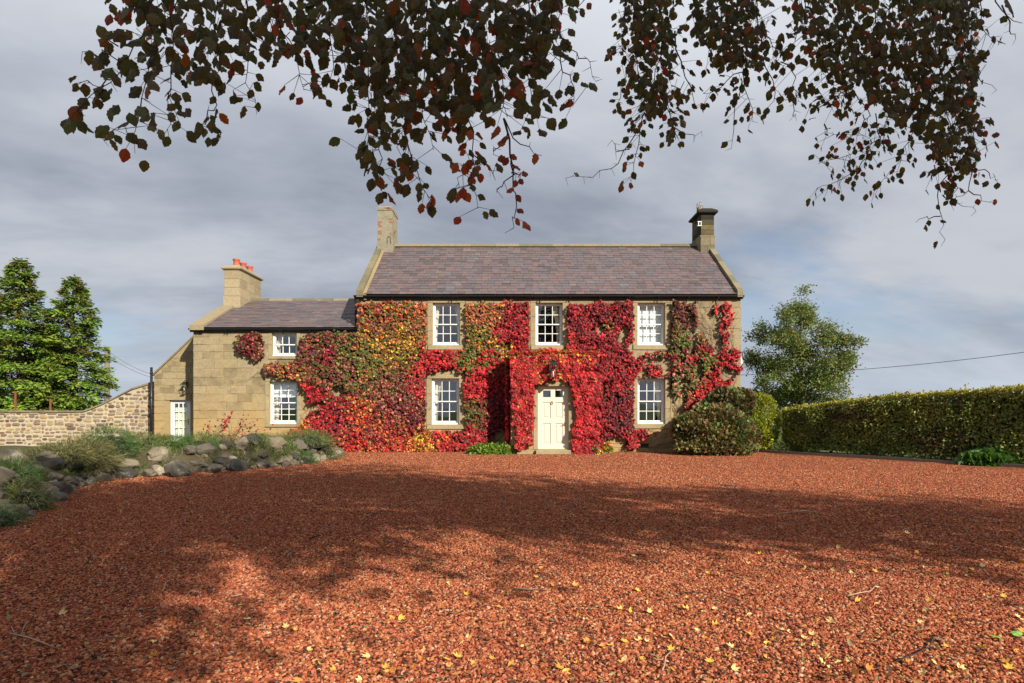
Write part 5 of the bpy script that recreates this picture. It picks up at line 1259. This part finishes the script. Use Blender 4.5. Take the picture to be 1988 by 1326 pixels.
def broadleaf(name, label, x, y, h, clumps, nleaf, size, cols, seed, trunk_r=.16, mat='leaf', tpl=RHOMB):
    r = random.Random(seed); o = empty(name, (x, y, 0), label, 'tree'); tr = MB(); top = Vector((x+.1, y, h*.93))
    spine = [Vector((x, y, -.05)), Vector((x+.06, y, h*.3)), Vector((x-.05, y, h*.62)), top]; tr.tube(spine, [trunk_r, trunk_r*.75, trunk_r*.4, .02], 8)
    tr.build('trunk', M['bark'], o, origin=(x, y, 0)); lm = MB(); P = []; D = []; C = []
    tot = sum(c[3]**2 for c in clumps)
    for (cx, cy, cz, cr_) in clumps:
        zs = max(cz-cr_*1.1-abs(cx-x)*.45, h*.12); t = min(zs/h, .9); base = Vector((x, y, zs)); c = Vector((cx, cy, cz)); lm.tube([base, base.lerp(c, .5)+Vector((0, 0, -.1)), c], [.05*(1-t)+.015, .03*(1-t)+.01, .008], 5)
        subs = [c+Vector((r.gauss(0, .5), r.gauss(0, .5), r.gauss(0, .42)))*cr_ for _ in range(9)]
        for s_ in subs: lm.tube([base.lerp(c, .6), s_], [.010, .003], 3, False)
        k = int(nleaf*cr_**2/tot); tone = r.uniform(.8, 1.2)
        for j in range(k):
            s_ = r.choice(subs); q = s_+Vector((r.gauss(0, 1), r.gauss(0, 1), r.gauss(0, .8)))*cr_*.31; P.append(q); D.append(Vector((r.gauss(0, 1), r.gauss(0, 1), r.gauss(-.5, .6)))); cc = r.choice(cols); C.append([c_*tone*r.uniform(.7, 1.3) for c_ in cc])
    lm.build('limb', M['bark'], o, kind='stuff', origin=(x, y, 0)); n = len(P)
    V, T, C = scatter(*tpl, np.array(P), frames(np.array(D), rnd_dirs(n)+np.array([0, 0, .8])), np.random.uniform(.7, 1.3, n)*size, np.array(C)); link('crown', arr_mesh('crown', V, T, C, M[mat]), o, loc=(0, 0, 0), kind='stuff')
    return o
ty = 34.0; cl2 = []
for (px, py, rp) in ((1553,602,24),(1520,622,22),(1580,618,22),(1500,645,22),(1545,640,30),(1590,655,26),(1570,675,30),(1518,672,26),(1482,698,20),(1620,672,20),(1638,692,15),(1600,700,26),(1545,705,30),(1500,722,26),(1570,735,30),(1610,735,18),(1530,752,28),(1487,748,18),(1600,762,26),(1565,775,28),(1512,782,24),(1620,775,20),(1480,765,14),(1630,715,14)):
    c = at(px, py, ty); cl2.append((c.x, ty+random.uniform(-1.6, 1.6), c.z, rp*ty/F*1.16))
broadleaf('ash_tree', 'airy green deciduous tree standing alone behind the hedge', X(1555, ty), ty, Z(585, ty), cl2, 38000, .125, [(.14,.19,.045),(.18,.23,.055),(.10,.15,.035),(.24,.24,.07)], 8)

# utility pole and wires
pl_ = empty('utility_pole', (X(208, 33), 33, 0), 'weathered wooden pole rising behind the conifers', 'utility pole')
MB().tube([(X(208, 33), 33, -.1), (X(208, 33), 33, Z(673, 33))], [.15, .12], 10).build('pole', M['wood'], pl_)
MB().tube([(X(208, 33)-.12, 32.9, Z(681, 33)), (X(208, 33)+.22, 32.9, Z(681, 33))], .03, 6).build('bracket', M['black'], pl_)
def wire(a, b, sag, label, rad=.010):
    n = 14; pts = [Vector(a).lerp(Vector(b), i/n)-Vector((0, 0, sag*4*(i/n)*(1-i/n))) for i in range(n+1)]
    tag(MB().tube(pts, rad, 4, False).build('overhead_wire', M['black'], None, origin=pts[0]), label, 'wire')
wire((X(209, 33), 33, Z(681, 33)), (X(330, 32), 32, Z(735, 32)), .25, 'upper thin wire running from the pole down to the lean-to', .008)
wire((X(209, 33), 33, Z(690, 33)), (X(330, 32), 32, Z(740, 32)), .25, 'lower thin wire running from the pole down to the lean-to', .008)
wire(at(1430, 728, 60), at(2100, 668, 46), .5, 'single overhead wire crossing the sky behind the green tree', .022)
for i, px in enumerate((30, 98)):
    p = at(px, 800, 22.6); tag(MB().box(p.x-.025, p.x+.025, 22.58, 22.62, 0, Z(760+i*14, 22.6)).build('fence_post', M['rust'], None, origin=(p.x, 22.6, 0)), ('rusty iron post in front of the leftmost conifers', 'thin rusty iron post in front of the shorter conifer')[i], 'post')

# ------------------------------------------------------------------ litter on the gravel
MAPL = fan([(0,0,.1),(.35,.12,.16),(.55,.45,.30),(.24,.48,.04),(.28,.95,.22),(0,.70,.02),(-.30,.92,.2),(-.22,.46,.04),(-.55,.42,.28),(-.33,.1,.15)], .0)
def lm_mat(n, c): return simple(n, c, .6, .25, 40, .1)
FL = [lm_mat('yellow_fallen_leaf', (.62,.36,.05)), lm_mat('ochre_fallen_leaf', (.55,.24,.04)), lm_mat('pale_fallen_leaf', (.60,.44,.16))]
ms = []
for k, mt in enumerate(FL):
    for s_ in range(2):
        V0 = MAPL[0]*np.array([1, 1, 1.2-.9*s_]); me = bpy.data.meshes.new('fallen_leaf'); me.from_pydata([tuple(v) for v in V0], [], [tuple(f) for f in MAPL[1]]); me.materials.append(mt); ms.append(me)
rr = random.Random(12); cnt = 0
while cnt < 290:
    py = 1326-rr.random()**1.2*330; px = rr.uniform(0, 1988)
    pr = .12+.88*min(max((px-500)/700, 0), 1)
    if py < 1010+(1988-px)*.09 or rr.random() > pr: continue
    yy = F*CH/(py-YH); x = X(px, yy); s_ = rr.uniform(.028, .056)
    o = link('fallen_leaf', rr.choice(ms), None, loc=(x, yy, .012), rot=(rr.gauss(0, .5), rr.gauss(0, .5), rr.uniform(0, 6.3)), scale=(s_, s_, s_)); cnt += 1
    tag(o, 'small curled yellow leaf lying on the red gravel', 'leaf', 'yellow leaves fallen on the red gravel')
# drifts of small dry leaf scraps along the foot of the rockery and the house, thin elsewhere
ps = []
for i in range(1500): q_ = on_front(rr.uniform(4, cum[-1]), -abs(rr.gauss(.05, .16))); ps.append((q_[0], q_[1]))
for i in range(900): ps.append((rr.uniform(-4.9, 7.2), 19.9-abs(rr.gauss(0, .22))))
for i in range(3800): yy = 2.4+11*rr.random()**1.6; ps.append((rr.uniform(-.9, .9)*yy, yy))
ps = np.array([p for p in ps if not (PX0-.1 < p[0] < PX1+.1 and p[1] > 18.7)]); n = len(ps); Pl = np.concatenate([ps, np.full((n, 1), .018)], 1)
LC = np.array([(.30,.05,.03),(.38,.14,.04),(.20,.09,.04),(.42,.26,.08),(.12,.06,.03),(.34,.26,.15)])[np.random.randint(0, 6, n)]*np.random.uniform(.7, 1.2, (n, 1))
V, T, C = scatter(*RHOMB, Pl, frames(rnd_dirs(n)*np.array([1, 1, .25]), rnd_dirs(n)*.4+np.array([0, 0, 1])), np.random.uniform(.018, .05, n), LC)
tag(link('leaf_litter', arr_mesh('leaf_litter', V, T, C, M['leaf']), None, loc=(0, 0, 0), kind='stuff'), 'scraps of dry red and brown leaf strewn over the gravel')
def twig(pts, rad, label, mat, cat='twig'):
    m = MB(); m.tube([(X(a, F*CH/(b-YH)), F*CH/(b-YH), .018+.01*(i % 2)) for i, (a, b) in enumerate(pts[0])], rad, 5)
    for sub in pts[1:]: m.tube([(X(a, F*CH/(b-YH)), F*CH/(b-YH), .018+.01*(i % 2)) for i, (a, b) in enumerate(sub)], rad*.6, 4)
    tag(m.build('twig', mat, None, origin=(X(pts[0][0][0], F*CH/(pts[0][0][1]-YH)), F*CH/(pts[0][0][1]-YH), .01)), label, cat)
M['pale_twig'] = simple('pale_dry_twig', (.38,.27,.18), .8, .2)
twig([[(1305,1268),(1292,1285),(1290,1298),(1286,1312)],[(1292,1287),(1275,1290),(1262,1280)]], .0035, 'forked pale twig on the gravel near the bottom edge', M['pale_twig'])
twig([[(1645,1162),(1670,1158),(1690,1152),(1698,1146)]], .004, 'curved straw coloured twig on the sunlit gravel', M['pale_twig'])
twig([[(996,1148),(1012,1150),(1030,1149),(1045,1149)]], .006, 'short thick stick lying centrally on the gravel', M['wood'])
twig([[(20,1235),(60,1248),(105,1262)],[(40,1240),(48,1222),(58,1210)],[(30,1238),(22,1225)]], .004, 'branched dry twig at the bottom left of the gravel', M['pale_twig'])
twig([[(170,1248),(210,1246),(245,1243)]], .004, 'straight reddish twig left of the bottom centre', M['stem'])
twig([[(1740,1290),(1780,1278),(1805,1262),(1812,1245)]], .004, 'dark curved twig at the bottom right of the gravel', M['twig'])
twig([[(1510,1000),(1560,995),(1590,998)]], .006, 'thin pale twig in the shaded gravel', M['pale_twig'])
twig([[(450,1163),(470,1161)]], .006, 'small straw fragment on the shaded left gravel', M['pale_twig'])
twig([[(600,1048),(622,1044)]], .008, 'dark twig fragment far out on the left gravel', M['twig'])
twig([[(316,1152),(322,1138),(334,1128)]], .0035, 'fine grey twig on the left gravel', M['pale_twig'])
def big_leaf(px, py, size, col, label, rz=0):
    yy = F*CH/(py-YH); me = bpy.data.meshes.new('green_leaf'); tv, tf = BEECH[2]; me.from_pydata([tuple(a) for a in tv], [], [tuple(f) for f in tf]); me.materials.append(lm_mat('shed_leaf', col))
    tag(link('shed_leaf', me, None, loc=(X(px, yy), yy, .022), rot=(.15, .2, rz), scale=(size,)*3), label, 'leaf')
big_leaf(1836, 1250, .085, (.12,.14,.08), 'grey green beech leaf on the gravel at the lower right', 1.2)
big_leaf(1945, 1246, .075, (.16,.34,.04), 'fresh green leaf close to the right edge', 1.0)
big_leaf(1965, 1238, .07, (.16,.34,.04), 'second fresh green leaf touching the right edge', -1.4)
big_leaf(1066, 1150, .04, (.30,.28,.16), 'pale withered leaf beside the short central stick', 1.4)
big_leaf(1240, 1190, .05, (.05,.07,.03), 'dark green leaf on the gravel below the centre', 1.4)
big_leaf(1075, 1212, .045, (.12,.13,.07), 'dull green leaf on the gravel below the withered one', .4)
big_leaf(40, 1015, .06, (.30,.30,.30), 'pale grey leaf near the left end of the rockery', 1.0)

# ------------------------------------------------------------------ the beech whose branches hang over the view
bt = empty('beech_tree', (3.0, -4.5, 0), 'copper beech whose leafy branches hang down across the top of the view', 'tree')
tr = MB(); tr.tube([(3, -4.5, -.1), (3.05, -4.5, .5), (3, -4.45, 2.5), (3.1, -4.4, 5), (3.5, -4.4, 8), (4.0, -4.5, 11.5)], [.62, .46, .40, .34, .22, .06], 14)
trunk = tr.build('trunk', M['bark'], bt, origin=(3, -4.5, 0))
LIMB = MB()
def limb(pts, r0, r1): LIMB.tube(pts, [r0+(r1-r0)*i/(len(pts)-1) for i in range(len(pts))], 7)
LT = {'L': (-2.1, 3.0, 4.7), 'M': (-.4, 3.3, 4.8), 'R': (1.6, 4.4, 5.7), 'S': (3.2, 4.5, 5.8)}
for k, (x, y, z) in LT.items():
    s0 = Vector((3.08, -4.4, 4.6 if k in 'LM' else 5.0)); e = Vector((x, y, z)); md = s0.lerp(e, .5)+Vector((0, 0, 1.3)); LIMB.tube([s0, s0.lerp(md, .55)+Vector((0, 0, .35)), md, md.lerp(e, .55)+Vector((0, 0, .25)), e], [.15, .11, .08, .045, .02], 7)
# crown masses out of view, shaped to drop shade on the drive (centre, radius)
CR = []
def shade_at(gx, gy, z, r): CR.append((gx+z*SUN.x/SUN.z, gy+z*SUN.y/SUN.z, z, r))
for (gx, gy, z, r) in ((-9.5,12.5,8.5,-1.5),(-8,10,7.5,-1.6),(-8.5,7.5,8,-1.7),(-5.6,12.4,8.5,1.5),(-4.9,10,7.5,1.9),(-4.9,7.4,7,1.9),(-3.6,12.6,8.5,1.8),(-3,10,7.2,2.2),(-2.6,7.6,7,1.6),(-.7,11.4,8,1.6),(-.3,9.3,7,1.9),(1.8,9.0,7.2,1.9),(1.6,10.8,8.4,1.3),(3.9,8.0,7.2,1.8),(4.0,9.7,8.4,1.2),(6.0,6.8,7.3,1.7),(6.3,8.2,8.2,1.0),(8.0,6.0,7.5,1.8),(10,5,7.5,2),(-4.6,4.2,6.6,1.9),(-7,4.2,6.8,-1.8),(-2.7,4.0,6.4,1.1),(-2.1,3.2,6.2,.9),(-.2,7.4,6.8,1.1),(-1.6,6.3,6.8,1.0),(1.9,7.2,6.9,1.0),(3.3,6.9,6.9,1.0),(1.0,7.0,6.8,.8),(-9.8,5,7,-1.8),(-4.2,2.0,6.5,1.6),(4.8,5.9,6.8,.7),
                       (-13,9,8,2.5),(-12,13,9,2.3),(12.5,4.5,8,2.2),(-7,1,7,2.0)):
    if gx > -5.8: shade_at(gx, gy, z, r)
for (x, y, z, r) in ((5.5,-7,10.5,2.4),(10,-6.5,10.5,2.2),(8,-7,11,2.2)): CR.append((x, y, z, r))
for i, (x, y, z, r) in enumerate(CR):
    r = abs(r)
    s0 = Vector((3.5, -4.4, 8.3+.22*(i % 7))); e = Vector((x, y, z)); LIMB.tube([s0, s0.lerp(e, .5)+Vector((0, 0, .5)), e], [.07, .045, .015], 5)
LIMB.build('limb', M['bark'], bt, kind='stuff', origin=(3, -4.5, 0))
P = []; 
for (x, y, z, r) in CR:
    n = int((380 if r > 0 else 110)*r*r); r = abs(r); U = rnd_dirs(n); sub = np.random.normal(size=(14, 3))*r*.45; k = np.random.randint(0, 14, n); P.append(np.array([x, y, z])+sub[k]+np.random.normal(size=(n, 3))*r*.24*np.array([1, 1, .8]))
P = np.concatenate(P); P = P[(P[:, 2] > np.maximum(4.0, (P[:, 1]+.5)*1.05+2.4))]; n = len(P)
cols = np.array([(.075,.055,.02),(.06,.07,.02),(.10,.05,.025)])[np.random.randint(0, 3, n)]*np.random.uniform(.7, 1.3, (n, 1))
V, T, C = scatter(*RHOMB, P, frames(rnd_dirs(n), rnd_dirs(n)+np.array([0, 0, 1.2])), np.random.uniform(.16, .24, n), cols)
link('crown', arr_mesh('beech_crown', V, T, C, M['beech']), bt, loc=(0, 0, 0), kind='stuff')

# hanging sprays: points are (across, up) as seen from the drive at the given distance
SPR = [ # dist, leaf length, density per metre, redness, polyline
 (3.4,.088,30,.04,[(330,-60),(285,60),(215,160),(150,215),(128,238)]),(3.3,.085,26,.04,[(250,110),(200,110),(160,100)]),(3.45,.085,24,.04,[(215,155),(180,165),(150,165)]),(3.3,.09,52,.04,[(300,-60),(305,90),(275,190),(262,298)]),
 (3.5,.088,44,.04,[(345,0),(335,110),(325,190),(318,262)]),(3.6,.08,26,.04,[(275,190),(240,240),(198,268)]),(3.4,.088,40,.04,[(420,-60),(415,70),(412,160)]),(3.5,.08,26,.04,[(412,160),(415,215),(385,240),(425,262)]),
 (3.6,.088,44,.04,[(480,-60),(475,80),(480,140),(498,222)]),(3.5,.08,46,.3,[(540,-60),(545,60),(575,110),(590,175)]),(3.3,.085,20,.7,[(250,30),(232,20),(226,22)]),(3.4,.085,16,.4,[(230,90),(205,72),(192,62)]),
 (3.7,.085,48,.04,[(640,-60),(640,60),(648,130),(632,160)]),(3.6,.085,42,.04,[(660,40),(670,130),(690,185)]),(3.8,.088,60,.05,[(700,-60),(715,130),(712,250),(706,300)]),(3.7,.085,46,.05,[(712,230),(735,290),(742,350),(728,362)]),
 (3.6,.085,52,.06,[(760,-60),(775,140),(790,250),(770,285)]),(3.7,.08,34,.04,[(785,240),(800,310),(815,350),(838,390)]),(3.6,.08,24,.1,[(800,300),(775,330),(770,350)]),(3.5,.088,60,.04,[(830,-60),(825,120),(820,220),(842,292)]),
 (3.7,.088,60,.04,[(900,-60),(900,130),(892,200),(900,250)]),(3.6,.085,40,.35,[(880,150),(865,210),(862,240)]),(3.6,.075,34,.3,[(918,200),(918,280),(915,340),(928,405)]),(3.6,.07,34,.35,[(918,310),(895,330),(892,362)]),(3.6,.075,34,.7,[(918,300),(950,322),(962,350)]),
 (3.5,.085,52,.06,[(960,-60),(965,100),(978,200),(985,228)]),(3.4,.068,13,1,[(978,230),(990,300),(996,340),(1003,400),(998,442)]),(3.4,.068,10,1,[(980,232),(1010,280),(1052,302)]),(3.4,.068,14,1,[(985,260),(962,290),(958,300)]),(3.4,.06,1,1,[(993,335),(975,362),(965,366)]),(3.4,.06,14,1,[(992,310),(1008,340),(1010,345)]),
 (3.6,.088,56,.04,[(1030,-60),(1020,90),(1030,170),(1042,228)]),(3.5,.085,44,.1,[(1080,-60),(1075,70),(1085,110)]),(3.6,.078,34,.04,[(1082,90),(1092,140),(1115,170),(1112,208)]),(3.4,.07,1,.1,[(1085,90),(1120,102),(1145,120),(1157,158)]),(3.5,.07,20,.04,[(1138,-40),(1132,0),(1128,18)]),
 (4.9,.07,85,.06,[(1240,-60),(1235,60),(1240,160),(1255,235)]),(5.0,.07,34,.06,[(1250,220),(1240,280),(1230,320),(1222,350)]),(4.8,.07,60,.04,[(1275,-60),(1285,80),(1270,170),(1300,215),(1312,272)]),(4.9,.07,60,.1,[(1215,-10),(1208,80),(1200,108)]),(4.9,.07,40,.04,[(1310,60),(1330,150),(1352,212)]),
 (4.8,.06,2,.1,[(1240,250),(1200,318),(1150,345),(1098,346)]),(4.8,.06,1,.1,[(1222,290),(1195,290),(1188,272)]),(5,.07,30,.1,[(1215,130),(1205,190),(1198,212)]),(4.8,.06,1,.1,[(1300,245),(1330,260),(1362,255)]),(5,.07,24,.3,[(1290,200),(1310,255),(1318,270)]),
 (4.8,.07,70,.04,[(1345,-60),(1355,50),(1385,110)]),(4.9,.07,80,.04,[(1405,-60),(1400,60),(1430,110),(1475,100)]),(4.7,.07,40,.06,[(1440,90),(1445,170),(1460,235)]),(4.8,.066,20,.06,[(1440,160),(1425,230),(1420,288)]),(4.8,.07,34,.1,[(1440,140),(1400,170),(1365,182)]),
 (4.6,.075,60,.04,[(1462,-60),(1470,50),(1500,90),(1522,130)]),(4.7,.072,40,.04,[(1515,120),(1545,150),(1552,185),(1525,195)]),(4.7,.06,2,.04,[(1545,180),(1542,215),(1535,232)]),(4.7,.07,24,.04,[(1480,110),(1505,180),(1492,222)]),
 (4.9,.07,80,.04,[(1560,-60),(1560,60),(1590,130),(1620,175)]),(4.8,.07,80,.04,[(1620,-60),(1630,100),(1655,170),(1612,205)]),(4.8,.06,44,.06,[(1660,160),(1620,190),(1570,208)]),(4.9,.062,50,.06,[(1660,180),(1690,225),(1665,262),(1600,255)]),(4.9,.062,46,.3,[(1700,220),(1710,270),(1650,300),(1588,318)]),
 (4.9,.062,44,.04,[(1690,290),(1665,330),(1625,352),(1585,366)]),(5,.07,80,.04,[(1705,-60),(1700,120),(1725,220),(1708,275)]),(4.9,.066,60,.04,[(1765,-60),(1765,140),(1775,250),(1750,310),(1698,368)]),(4.6,.078,70,.04,[(1790,-60),(1800,80),(1815,170),(1800,230)]),
 (4.8,.07,85,.04,[(1825,-60),(1825,140),(1845,240),(1838,320),(1800,335)]),(4.7,.07,70,.04,[(1870,-60),(1868,90),(1880,200),(1895,290),(1862,335)]),(4.6,.075,50,.04,[(1900,-60),(1905,50),(1930,85)]),(4.9,.07,50,.04,[(1850,240),(1885,270),(1905,300)]),
 (4.8,.066,12,.1,[(1838,320),(1820,380),(1828,420),(1835,465)]),(4.8,.062,14,.1,[(1826,420),(1800,420),(1778,432)]),(4.8,.06,9,.3,[(1890,320),(1880,370),(1845,395)]),(4.8,.06,3,.9,[(1880,370),(1905,385),(1935,388)]),(4.8,.06,7,.7,[(1890,325),(1920,335),(1932,350)]),
 (4.8,.07,24,.04,[(1840,330),(1860,365),(1840,390)]),(4.8,.06,3,.9,[(1872,80),(1885,120),(1900,150),(1935,175)]),(4.8,.06,1,.1,[(1835,350),(1860,395),(1895,410)]),(2.9,.10,6,.05,[(1925,-40),(1945,20),(1985,45)]),(4.8,.06,1,.1,[(1945,10),(1960,60),(1972,75)])]
FILL = [([(255,-60),(600,-60),(588,85),(520,115),(470,105),(410,150),(330,160),(275,120),(290,40)], 3.2, 4.2, .076, 330),
 ([(575,-60),(1095,-60),(1080,110),(1035,165),(970,190),(900,215),(840,170),(800,230),(720,250),(690,130),(640,110),(578,60)], 3.3, 4.6, .078, 1050),
 ([(1208,-60),(1325,-60),(1305,60),(1320,190),(1265,215),(1215,140)], 4.5, 5.6, .066, 480), ([(1348,-60),(1475,-60),(1490,80),(1470,125),(1385,118),(1345,60)], 4.4, 5.5, .066, 480),
 ([(1530,-60),(1900,-60),(1908,95),(1890,180),(1900,290),(1860,325),(1810,300),(1760,240),(1700,200),(1655,150),(1600,130),(1545,85)], 4.3, 5.6, .067, 1950)]
TWG = MB(); LV = []    # leaves: position, direction, normal, size, colour
def leafcol(red):
    if random.random() < red: return random.choice([(.30,.045,.02),(.34,.08,.02),(.22,.04,.02)])
    c = random.choice([(.095,.082,.030),(.075,.090,.028),(.10,.085,.032),(.105,.072,.030),(.065,.060,.024)])
    if random.random() < .03: c = (.22,.07,.02)
    f = random.uniform(.7, 1.3); return tuple(a*f for a in c)
def add_leaf(p, d_, size, red):
    n_ = Vector((random.gauss(.1, .55), -1, random.gauss(.35, .5))); LV.append((p, d_, n_, size*random.uniform(.75, 1.2), leafcol(red)))
for (yd, ls, dens, red, pl2) in SPR:
    yd0 = yd; pts = []
    for i, (a, b) in enumerate(pl2): pts.append(at(a, b, yd0+.06*i*math.sin(a)))
    if pl2[0][1] <= -40:   # carry the twig on up to its limb
        k = 'L' if pl2[0][0] < 560 else 'M' if pl2[0][0] < 1150 else 'R' if pl2[0][0] < 1600 else 'S'
        e = Vector(LT[k]); pts = [pts[0].lerp(e, .8)+Vector((0, 0, .12)), pts[0].lerp(e, .35)+Vector((0, 0, .15))]+pts
    # smooth by subdividing once
    sm = [pts[0]]
    for a, b in zip(pts[:-1], pts[1:]): sm += [a.lerp(b, .33)+Vector((random.gauss(0, .012), random.gauss(0, .02), random.gauss(0, .01))), a.lerp(b, .66)+Vector((random.gauss(0, .012), random.gauss(0, .02), random.gauss(0, .01))), b]
    bare = dens < 3; r0 = .0065 if len(pl2) > 4 or pts[0].z > 4.2 else .0042
    TWG.tube(sm, [r0+(.0014-r0)*i/(len(sm)-1) for i in range(len(sm))], 4, False)
    for a, b in zip(sm[:-1], sm[1:]):
        if a.z > 4.6 and b.z > 4.6: continue
        L = (b-a).length; kf = L*dens*.85; k = int(kf)+(random.random() < kf-int(kf))
        t = (b-a).normalized(); side = Vector((t.z, 0, -t.x))
        for j in range(k):
            p = a.lerp(b, random.random()); sg = random.choice((-1, 1)); reach = random.uniform(.0, .11 if dens > 30 else .05); q = p+side*sg*reach+Vector((random.gauss(0, .01), random.gauss(0, .12 if dens > 30 else .03), -reach*.35))
            if reach > .04: TWG.tube([p, q], [.0022, .0012], 3, False)
            add_leaf(q, side*sg*random.uniform(.2, 1.0)+Vector((0, random.gauss(0, .3), -random.uniform(.5, 1.2))), ls*.88, red)
        if bare or random.random() < .3:
            q = b+side*random.choice((-1, 1))*.05+Vector((0, 0, -.02)); TWG.tube([b, q], [.002, .001], 3, False)
for poly, y0, y1, ls, cnt in FILL:
    xs_ = [p[0] for p in poly]; ys2 = [p[1] for p in poly]; got = 0
    while got < cnt:
        Q = np.array([[random.uniform(min(xs_), max(xs_)), random.uniform(min(ys2), max(ys2))]])
        W_ = Q+np.array([[14*vnoise(Q, 40, 61)[0], 14*vnoise(Q, 40, 62)[0]]])
        if not inpoly(W_, poly)[0]: continue
        if vnoise(Q, 26, 63)[0]+vnoise(Q, 11, 65)[0]*.5 > .62: got += 1; continue
        yy = random.uniform(y0, y1); p = at(Q[0, 0], Q[0, 1], yy); got += 1
        add_leaf(p, Vector((random.gauss(0, .6), random.gauss(0, .3), -1)), ls, .03+.10*(vnoise(Q, 60, 64)[0] > .45))
        if random.random() < .4: TWG.tube([p, p+Vector((random.gauss(0, .04), random.gauss(0, .04), random.uniform(.05, .14)))], [.0012, .0025], 3, False)
TWG.build('twig', M['twig'], bt, kind='stuff', origin=(0, 3.5, 4))
LV.sort(key=lambda q: -q[3]/q[0].y*(1.0 if q[0].z < CH+YH/F*q[0].y else .0))
bmes = []
def beech_mesh(col, tpl, key):
    V0, T0 = tpl; return arr_mesh('leaf', V0, T0, np.tile(np.array(col), (len(V0), 1)), M['beech'])
pal2 = {}
from mathutils import Matrix
for i, (p, d_, n_, s_, c) in enumerate(LV[:300]):
    key = (tuple(round(a*50) for a in c), i % 6)
    if key not in pal2: pal2[key] = beech_mesh(c, BEECH[i % 6], key)
    R = frames(np.array([d_]), np.array([n_]))[0]; o = link('leaf', pal2[key], bt, loc=p); o.rotation_euler = Matrix(R.tolist()).to_euler(); o.scale = (s_,)*3
rest = LV[300:]; parts = []
for k in range(6):
    q = rest[k::6]
    parts.append(scatter(*BEECH[k], np.array([a[0] for a in q]), frames(np.array([a[1] for a in q]), np.array([a[2] for a in q])), np.array([a[3] for a in q]), np.array([a[4] for a in q])))
V, T, C = merge(parts); link('foliage', arr_mesh('beech_foliage', V, T, C, M['beech']), bt, loc=(0, 0, 0), kind='stuff')
